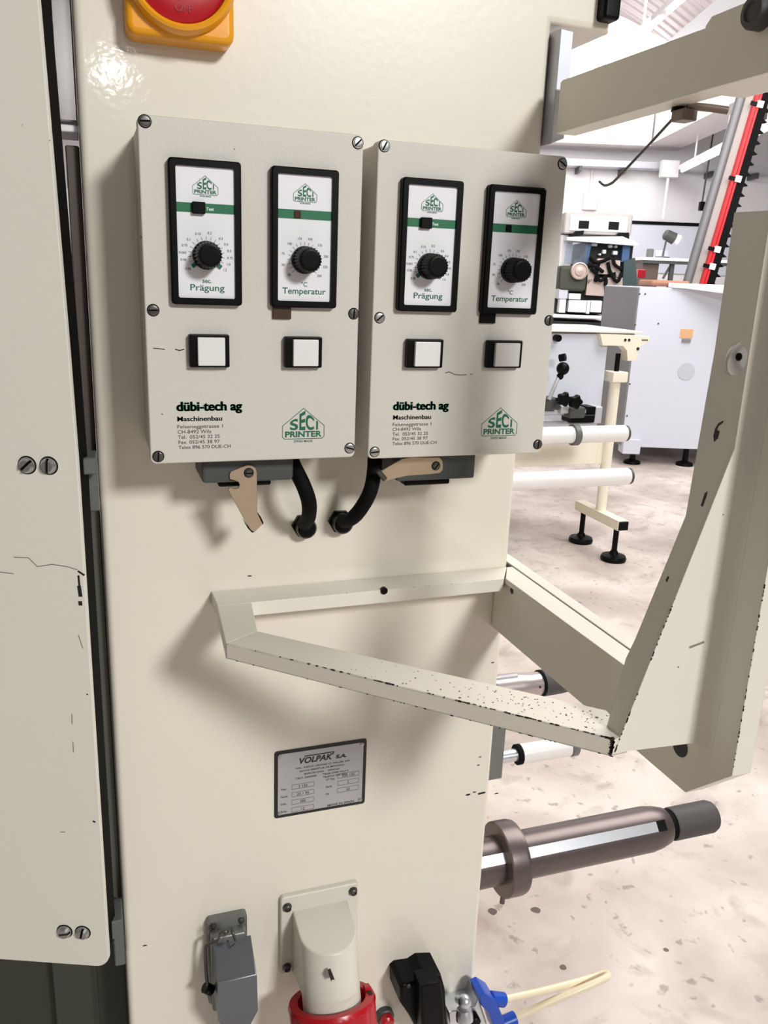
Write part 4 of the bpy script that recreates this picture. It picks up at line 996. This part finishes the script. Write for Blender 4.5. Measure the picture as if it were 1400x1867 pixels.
lv = MB(BRUSH).tube([on(1001, 728, 1, YC-0.07), on(1012, 702, 1, YC-0.08), on(1020, 684, 1, YC-0.08)], 0.009, 10).build('lever', t)
b = MB(BLACK); b.sphere(on(1026, 672, 1, YC-0.08), 0.029, n=20); b.sphere(on(1021, 686, 1, YC-0.08), 0.016, n=14); b.build('ball_knob', lv)
b = MB(BLACK); b.cyl(on(1020, 653, 1, YC), on(1031, 651, 1, YC-0.02), 0.017, 16); b.build('lock_pin', t)

XS, YS1 = 2.335, 2.795
t = thing('floor_stand', 'cream post stand with cross bar on two black levelling feet', 'stand', (XS, YS1, FLOOR))
pt, pb = on(1122, 690, 1, YS1), on(1098, 957, 1, YS1)
MB(CREAMM).lathe((XS, YS1, -1.09), (0, 0, 1), [(0, 0.026), (pt.z+1.085, 0.026)], 24).build('post', t)
MB(CREAMM).box(XS-0.042, XS+0.042, YS1-0.042, YS1+0.042, pt.z-0.015, pt.z+0.035, 0.006, 2).build('post_head', t)
MB(BLACK).cyl((XS, YS1, pt.z+0.03), (XS, YS1, pt.z+0.12), 0.012, 14).build('spindle_screw', t)
MB(CREAMM).box(XS-0.028, XS+0.028, 2.60, 2.99, -1.135, -1.085, 0.003).build('cross_bar', t)
MB(BLACK).box(XS-0.024, XS+0.024, 2.588, 2.5995, -1.131, -1.089, 0.002).build('end_plug', t, label='black end plug')
for yy in (2.645, 2.945):
    f = MB(BLACK); f.lathe((XS, yy, FLOOR), (0, 0, 1), [(0, 0.060), (0.012, 0.063), (0.026, 0.058), (0.034, 0.024), (0.05, 0.016)], 32)
    f.cyl((XS, yy, FLOOR+0.03), (XS, yy, -1.135), 0.0135, 16); f.build('levelling_foot', t)

# ================================================================== HALL: GREY CABINET, MAST, PRINTING MACHINE, BENCH
def fr_box(b, x0, y0, x1, y1, bb, dep, mi=0, bev=0.0, seg=1):
    """box of the hall frame whose front face spans two measured photo corners at distance bb"""
    a0, z0 = hb(x0, y0, bb); a1, z1 = hb(x1, y1, bb)
    return b.box(min(a0, a1), max(a0, a1), bb, bb+dep, min(z0, z1), max(z0, z1), bev, seg, mi)
BC = 6.2
t = thing('machine_cabinet', 'large pale blue-grey cabinet on feet beyond the cream stand', 'cabinet', W(2.3, BC+0.5, FLOOR), YAW)
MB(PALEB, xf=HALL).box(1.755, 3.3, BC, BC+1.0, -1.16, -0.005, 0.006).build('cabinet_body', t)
MB(CABG, xf=HALL).box(1.745, 1.755, BC+0.008, BC+0.992, -1.15, -0.012, 0.002).build('side_panel', t, label='cabinet side with its shade painted in mid grey')  # grey darker than the front puts this side's shade into the colour
for a in (1.87, 2.27, 3.2):
    for bb in (BC+0.08, BC+0.9):
        b = MB(BLACK, xf=HALL); b.lathe((a, bb, FLOOR), (0, 0, 1), [(0, 0.065), (0.02, 0.06), (0.035, 0.022), (0.14, 0.02)], 20); b.build('levelling_foot', t)
a, z = hb(1152, 818, BC-0.02)
MB(PALEB, xf=HALL).box(a-0.07, a+0.06, BC-0.03, BC+0.1, z-0.04, z+0.07, 0.004).build('corner_block', t)
b = MB(ORANGE, xf=HALL); fr_box(b, 1241, 600, 1262, 617, BC-0.003, 0.003); b.build('sticker', t, label='orange sticker')
b = MB(CABG, xf=HALL); fr_box(b, 1244, 618, 1259, 624, BC-0.012, 0.012); b.build('latch', t)
a, z = hb(1251, 677, BC); MB(mat('pale_round_plate', (194, 197, 206), 0.5), xf=HALL).cyl((a, BC, z), (a, BC-0.004, z), 0.062, 28).build('round_plate', t, label='light grey round plate')
for px, py in ((1166, 536), (1176, 536), (1200, 590), (1158, 592), (1148, 700), (1143, 758)):
    a, z = hb(px, py, BC); MB(DGREY, xf=HALL).cyl((a, BC, z), (a, BC-0.004, z), 0.006, 8).build('bolt', t)
b = MB(HWHITE, DGREY, xf=HALL)
a0, z0 = hb(1246, 530, BC-0.25); a1, z1 = hb(1350, 548, BC-0.25)
t = thing('tray', 'white sheet metal tray resting on the grey cabinet front edge', 'tray', W(a0+.3, BC, 0.0), YAW)
b.loft([Vector((a0, BC-0.02, 0.000)), Vector((a0+0.75, BC-0.02, 0.000)), Vector((a0+0.75, BC-0.02, 0.02)), Vector((a0, BC-0.02, 0.02))],
       [Vector((a0, BC+0.09, 0.000)), Vector((a0+0.75, BC+0.09, 0.000)), Vector((a0+0.75, BC+0.09, 0.03)), Vector((a0, BC+0.09, 0.03))])
b.loft([Vector((a0+0.04, BC-0.02, 0.0)), Vector((a0+0.75, BC-0.40, -0.07)), Vector((a0+0.75, BC-0.40, -0.05)), Vector((a0+0.04, BC-0.02, 0.02))],
       [Vector((a0+0.75, BC-0.02, 0.0)), Vector((a0+0.76, BC-0.40, -0.07)), Vector((a0+0.76, BC-0.40, -0.05)), Vector((a0+0.75, BC-0.02, 0.02))])
b.build('tray_sheet', t)
t = tag((lambda b: (fr_box(b, 1188, 510, 1258, 524, BC+0.12, 0.35, bev=0.02, seg=3), b.build('cardboard_roll'))[1])(MB(COPPER, xf=HALL)), 'flat brown cardboard bundle lying on top of the grey cabinet', 'bundle')

BM = 7.75
def mast_pt(px, py): 
    a, z = hb(px, py, BM); return Vector((a, BM, z))
p0, p1 = mast_pt(1256, 504), mast_pt(1357, 154)
md = (p1-p0).normalized(); pl = p0-md*((p0.z-FLOOR)/md.z); ph = p1+md*0.9
sdv = Vector((md.z, 0, -md.x))
t = thing('conveyor_mast', 'leaning grey tube mast with red rails and black toothed belt', 'conveyor', HALL @ pl, YAW)
MB(MASTG, xf=HALL).cyl(pl, ph, 0.040, 24).build('tube', t, label='grey round tube')
def strip(name, m, s0, s1, b0, b1, lo, hi, **kw):
    q = [(s0, b0), (s1, b0), (s1, b1), (s0, b1)]
    MB(m, xf=HALL).loft([lo+sdv*s+Vector((0, bb, 0)) for s, bb in q], [hi+sdv*s+Vector((0, bb, 0)) for s, bb in q]).build(name, t, **kw)
strip('back_panel', HGREY, 0.038, 0.115, 0.03, 0.05, pl+md*0.05, ph)
strip('rail', REDL, 0.115, 0.136, -0.03, 0.03, pl+md*0.05, ph, label='red rail')
strip('rail', REDL, 0.143, 0.162, -0.03, 0.03, pl+md*0.05, ph, label='red rail')
b = MB(RUBBER, xf=HALL)
q = [(0.166, -0.03), (0.228, -0.03), (0.228, 0.03), (0.166, 0.03)]
lo, hi = pl+md*0.05, ph
b.loft([lo+sdv*s+Vector((0, bb, 0)) for s, bb in q], [hi+sdv*s+Vector((0, bb, 0)) for s, bb in q])
L_ = (hi-lo).length; n = int(L_/0.085)
for k in range(n):
    c = lo+md*(0.04+k*0.085)
    tri = [c+sdv*0.227, c+sdv*0.268+md*0.012, c+sdv*0.227+md*0.034]
    b.loft([v+Vector((0, -0.028, 0)) for v in tri], [v+Vector((0, 0.028, 0)) for v in tri])
b.build('toothed_belt', t, label='black toothed belt')
for px, py in ((1388, 193), (1337, 326), (1300, 454), (1291, 485)):
    c = mast_pt(px, py); k = (c-p0).dot(md); c = p0+md*k+sdv*0.158
    b = MB(HWHITE, BLACK, xf=HALL)
    q = [(-0.022, -0.05), (0.030, -0.05), (0.030, -0.03), (-0.022, -0.03)]
    b.loft([c-md*0.026+sdv*s+Vector((0, bb, 0)) for s, bb in q], [c+md*0.026+sdv*s+Vector((0, bb, 0)) for s, bb in q])
    q = [(-0.075, -0.045), (-0.022, -0.045), (-0.022, -0.03), (-0.075, -0.03)]
    b.loft([c-md*0.02+sdv*s+Vector((0, bb, 0)) for s, bb in q], [c+md*0.012+sdv*s+Vector((0, bb, 0)) for s, bb in q], mi=1)
    b.build('clip', t, label='white clip')
c = mast_pt(1391, 150); k = (c-p0).dot(md); c = p0+md*k+sdv*0.175
b = MB(HWHITE, BLACK, xf=HALL)
q = [(-0.03, -0.06), (0.05, -0.06), (0.05, -0.031), (-0.03, -0.031)]
b.loft([c-md*0.075+sdv*s+Vector((0, bb, 0)) for s, bb in q], [c+md*0.075+sdv*s+Vector((0, bb, 0)) for s, bb in q])
for kk in (-0.028, 0.028):
    q = [(-0.008, -0.064), (0.022, -0.064), (0.022, -0.0595), (-0.008, -0.0595)]
    b.loft([c+md*(kk-0.02)+sdv*s+Vector((0, bb, 0)) for s, bb in q], [c+md*(kk+0.02)+sdv*s+Vector((0, bb, 0)) for s, bb in q], mi=1)
b.build('end_plate', t, label='white end plate with two dark slots')

# printing machine with the white hood
BP = 8.0
a0, z0 = hb(1030, 385, BP); a1, z1 = hb(1150, 440, BP)
t = thing('printing_machine', 'white-hooded printing machine with two dark windows, far behind control box', 'machine', W((a0+a1)/2, BP+0.4, FLOOR), YAW)
hd = MB(mat('hood_grey_paint', (172, 168, 164), 0.5), xf=HALL); fr_box(hd, 1031, 386, 1150, 430, BP, 0.6, bev=0.01); ho = hd.build('hood', t)
b = MB(HWHITE, xf=HALL); fr_box(b, 1041, 392, 1142, 424, BP-0.012, 0.012); b.build('hood_front', ho)
for x0 in (1056, 1110.5):
    b = MB(BLACK, xf=HALL); fr_box(b, x0, 402+(x0 > 1100)*2, x0+17, 417+(x0 > 1100)*2, BP-0.02, 0.012); b.build('hood_window', ho)
def pxpoly(b, pts, bb, dep, mi=0):
    P = [hb(px, py, bb) for px, py in pts]; return b.prism(P, 1, bb, bb+dep, mi)
b = MB(BLACK, xf=HALL); pxpoly(b, [(1041, 430), (1050, 421), (1065, 420), (1063, 429)], BP-0.05, 0.2); b.build('corner_guard', t)
b = MB(BLACK, xf=HALL); pxpoly(b, [(1125, 427), (1129, 424), (1147, 424), (1147, 441), (1138, 440), (1134, 430)], BP-0.05, 0.2); b.build('corner_guard', t)
b = MB(HWHITE, xf=HALL); pxpoly(b, [(1034, 432), (1135, 431), (1165, 444), (1160, 448), (1072, 441), (1034, 438)], BP-0.08, 0.3); b.build('guide_rail', t)
b = MB(HWHITE, xf=HALL); fr_box(b, 1024, 428, 1031, 580, BP+0.1, 0.4); b.build('upright', t)
b = MB(CLEARG, xf=HALL); fr_box(b, 1033, 440, 1068, 482, BP-0.04, 0.02); b.build('clear_guard', t)
b = MB(NAVY, xf=HALL); pxpoly(b, [(1073, 441), (1079, 442), (1071, 482), (1056, 482)], BP-0.01, 0.3); b.build('side_panel', t, label='blue side panel')
b = MB(NAVY, xf=HALL); fr_box(b, 1136, 446, 1146, 478, BP-0.01, 0.3); b.build('side_panel', t, label='blue side panel')
b = MB(DARKIN, xf=HALL); fr_box(b, 1060, 443, 1142, 560, BP+0.06, 0.4); b.build('machine_core', t)
random.seed(11)
for px, py, w_, h_ in ((1078, 443, 11, 6), (1099, 455, 6, 8), (1110, 446, 7, 6), (1118, 457, 8, 8), (1092, 462, 4, 4), (1121, 447, 5, 5)):
    b = MB(PALEB, xf=HALL); fr_box(b, px, py, px+w_, py+h_, BP, 0.06, bev=0.006); b.build('control_block', t)
for pts in ([(1090, 471), (1111, 472), (1108, 500), (1084, 500)], [(1112, 474), (1131, 475), (1130, 492), (1110, 500)], [(1072, 492), (1090, 486), (1086, 505), (1070, 520)], [(1071, 510), (1101, 506), (1101, 540), (1068, 538)], [(1107, 506), (1135, 506), (1135, 536), (1107, 536)], [(1122, 492), (1131, 494), (1130, 504), (1124, 505)]):
    b = MB(PINKPL, xf=HALL); pxpoly(b, pts, BP-0.06, 0.05); b.build('print_plate', t)
for pts in ([(1078, 490), (1088, 500), (1086, 512), (1090, 508)], [(1092, 480), (1088, 500), (1095, 512), (1106, 502)], [(1109, 478), (1113, 495), (1125, 514), (1134, 496)], [(1075, 470), (1085, 478), (1100, 476), (1112, 470)], [(1104, 505), (1106, 512), (1104, 520)], [(1118, 472), (1122, 484), (1136, 492)], [(1072, 484), (1084, 485), (1100, 496)]):
    b = MB(RUBBER, xf=HALL); b.tube([Vector((hb(px, py, BP-0.1)[0], BP-0.1+0.02*random.random(), hb(px, py, BP-0.1)[1])) for px, py in pts], 0.016, 8, sub=4); b.build('hose', t)
b = MB(OLIVE, xf=HALL); fr_box(b, 1022, 484, 1068, 532, BP-0.08, 0.35, bev=0.03, seg=2); b.build('drive_housing', t)
a, z = hb(1056, 494, BP-0.1)
b = MB(PINKPL, xf=HALL); b.lathe((a, BP-0.06, z), (0, -1, 0), [(0, 0.076), (0.06, 0.076), (0.065, 0.066), (0.05, 0.060), (0.05, 0.042), (0.065, 0.040), (0.07, 0.001)], 32); b.build('pulley', t)
b = MB(PETROL, xf=HALL); pxpoly(b, [(1138, 476), (1158, 470), (1162, 520), (1150, 528), (1134, 524)], BP-0.05, 0.3); b.build('side_motor', t, label='dark green side motor')
b = MB(BRUSH, xf=HALL); fr_box(b, 1018, 526, 1035, 546, BP-0.07, 0.2, bev=0.01); b.build('bearing_block', t)
b = MB(HWHITE, xf=HALL); fr_box(b, 1038, 535, 1058, 546, BP-0.08, 0.2); fr_box(b, 1038, 547, 1068, 570, BP-0.09, 0.25, bev=0.006); b.build('sheet_stack', t)
b = MB(HWHITE, xf=HALL); fr_box(b, 1078, 548, 1096, 570, BP-0.09, 0.25, bev=0.006); b.build('sheet_stack', t)
b = MB(HWHITE, xf=HALL); fr_box(b, 1021, 546, 1030, 570, BP-0.09, 0.2); b.build('guide_post', t)
b = MB(HWHITE, xf=HALL); fr_box(b, 1071, 548, 1074, 572, BP-0.09, 0.2); b.build('guide_post', t)
b = MB(DARKIN, xf=HALL); fr_box(b, 1015, 530, 1110, 574, BP+0.02, 0.5); b.build('bed_recess', t)
b = MB(HBEAM, xf=HALL); fr_box(b, 1008, 573, 1110, 583, BP-0.12, 0.7, bev=0.006); b.build('bed_rail', t)
a0, z0 = hb(1005, 584, BP); a1, z1 = hb(1110, 600, BP)
MB(DARKIN, xf=HALL).box(a0, a1, BP-0.1, BP+0.6, FLOOR, z0).build('machine_base', t)

# bench, white board and lamp by the back wall
BB_ = 10.6
t = thing('workbench', 'white-topped workbench with dark brown side panel by the wall', 'workbench', W(3.3, BB_+0.4, FLOOR), YAW)
a0, z0 = hb(1172, 472, BB_); a1, z1 = hb(1275, 478, BB_)
MB(HWHITE, DGREY, xf=HALL).box(a0, a0+2.4, BB_, BB_+0.9, z1-0.0, z1+0.035, 0.004).box(a0, a0+2.4, BB_+0.01, BB_+0.05, z1-0.035, z1, mi=1).build('bench_top', t)
b = MB(DARKWOOD, xf=HALL); a, z = hb(1204, 480, BB_); b.box(a0+0.02, a, BB_+0.05, BB_+0.85, FLOOR, z1-0.001); b.build('side_panel', t, label='dark brown side panel')
for px in (1229, 1400):
    a, z = hb(px, 480, BB_); MB(DGREY, xf=HALL).box(a-0.025, a+0.025, BB_+0.05, BB_+0.1, FLOOR, z1-0.001).build('leg', t)
A_ = hb(1212, 508, BB_); B_ = hb(1227, 482, BB_)
MB(DGREY, xf=HALL).tube([(A_[0], BB_+0.08, A_[1]), (B_[0], BB_+0.08, B_[1])], 0.014, 8).build('brace', t)
zt = z1+0.035
t = thing('desk_lamp', 'dark desk lamp on a thin stem above the white bench', 'desk lamp', W(hb(1208, 470, BB_+.3)[0], BB_+0.3, zt), YAW)
BL = BB_+0.3
def lp(px, py): a, z = hb(px, py, BL); return Vector((a, BL, z))
q = lp(1207, 474); MB(DGREY, xf=HALL).tube([Vector((q.x, BL, zt)), lp(1210, 458), lp(1214, 440)], 0.012, 8).build('stem', t)
MB(DGREY, xf=HALL).lathe((q.x, BL, zt), (0, 0, 1), [(0, 0.09), (0.02, 0.085), (0.025, 0.02)], 20).build('base', t)
MB(DGREY, xf=HALL).lathe(lp(1211, 426), lp(1232, 437)-lp(1211, 426), [(0, 0.045), (0.02, 0.065), (0.10, 0.068), (0.14, 0.072)], 24).build('lamp_shade', t)
MB(HWHITE, xf=HALL).lathe(lp(1228, 434), lp(1232, 437)-lp(1211, 426), [(0, 0.060), (0.07, 0.064), (0.075, 0.001)], 24).build('lamp_rim', t)
t = tag((lambda b: (b.box(*hb(1181, 468, BL)[:1], hb(1191, 468, BL)[0], BL, BL+0.1, zt, zt+0.11, 0.012, 2), b.build('tape_dispenser'))[1])(MB(HINGEG, xf=HALL)), 'small grey device standing on the white bench', 'device')
t = tag((lambda b: (b.box(hb(1200, 468, BL)[0], hb(1222, 468, BL)[0], BL+0.1, BL+0.16, zt, zt+0.10, 0.006), b.build('storage_box'))[1])(MB(PALEB, xf=HALL)), 'low pale blue box on the bench behind the lamp', 'box')
t = tag((lambda b: (fr_box(b, 1164, 491, 1176, 507, 9.4, 0.2, bev=0.006), b.build('fire_box'))[1])(MB(RED, xf=HALL)), 'small dark red box between the printing machine and the bench', 'box')
a0, z0 = hb(1150, 408, HB-0.05); a1, z1 = hb(1152, 470, HB-0.05)
t = thing('whiteboard', 'wide white wall board with a dark top edge above the bench', 'whiteboard', W(a0+0.6, HB, z1), YAW)
MB(PALEB, xf=HALL).box(a0, a0+2.4, HB-0.03, HB-0.002, z1-0.2, z0).build('board', t)
MB(BLACK, xf=HALL).box(a0, a0+2.4, HB-0.05, HB-0.002, z0+0.002, z0+0.045).build('top_edge', t)
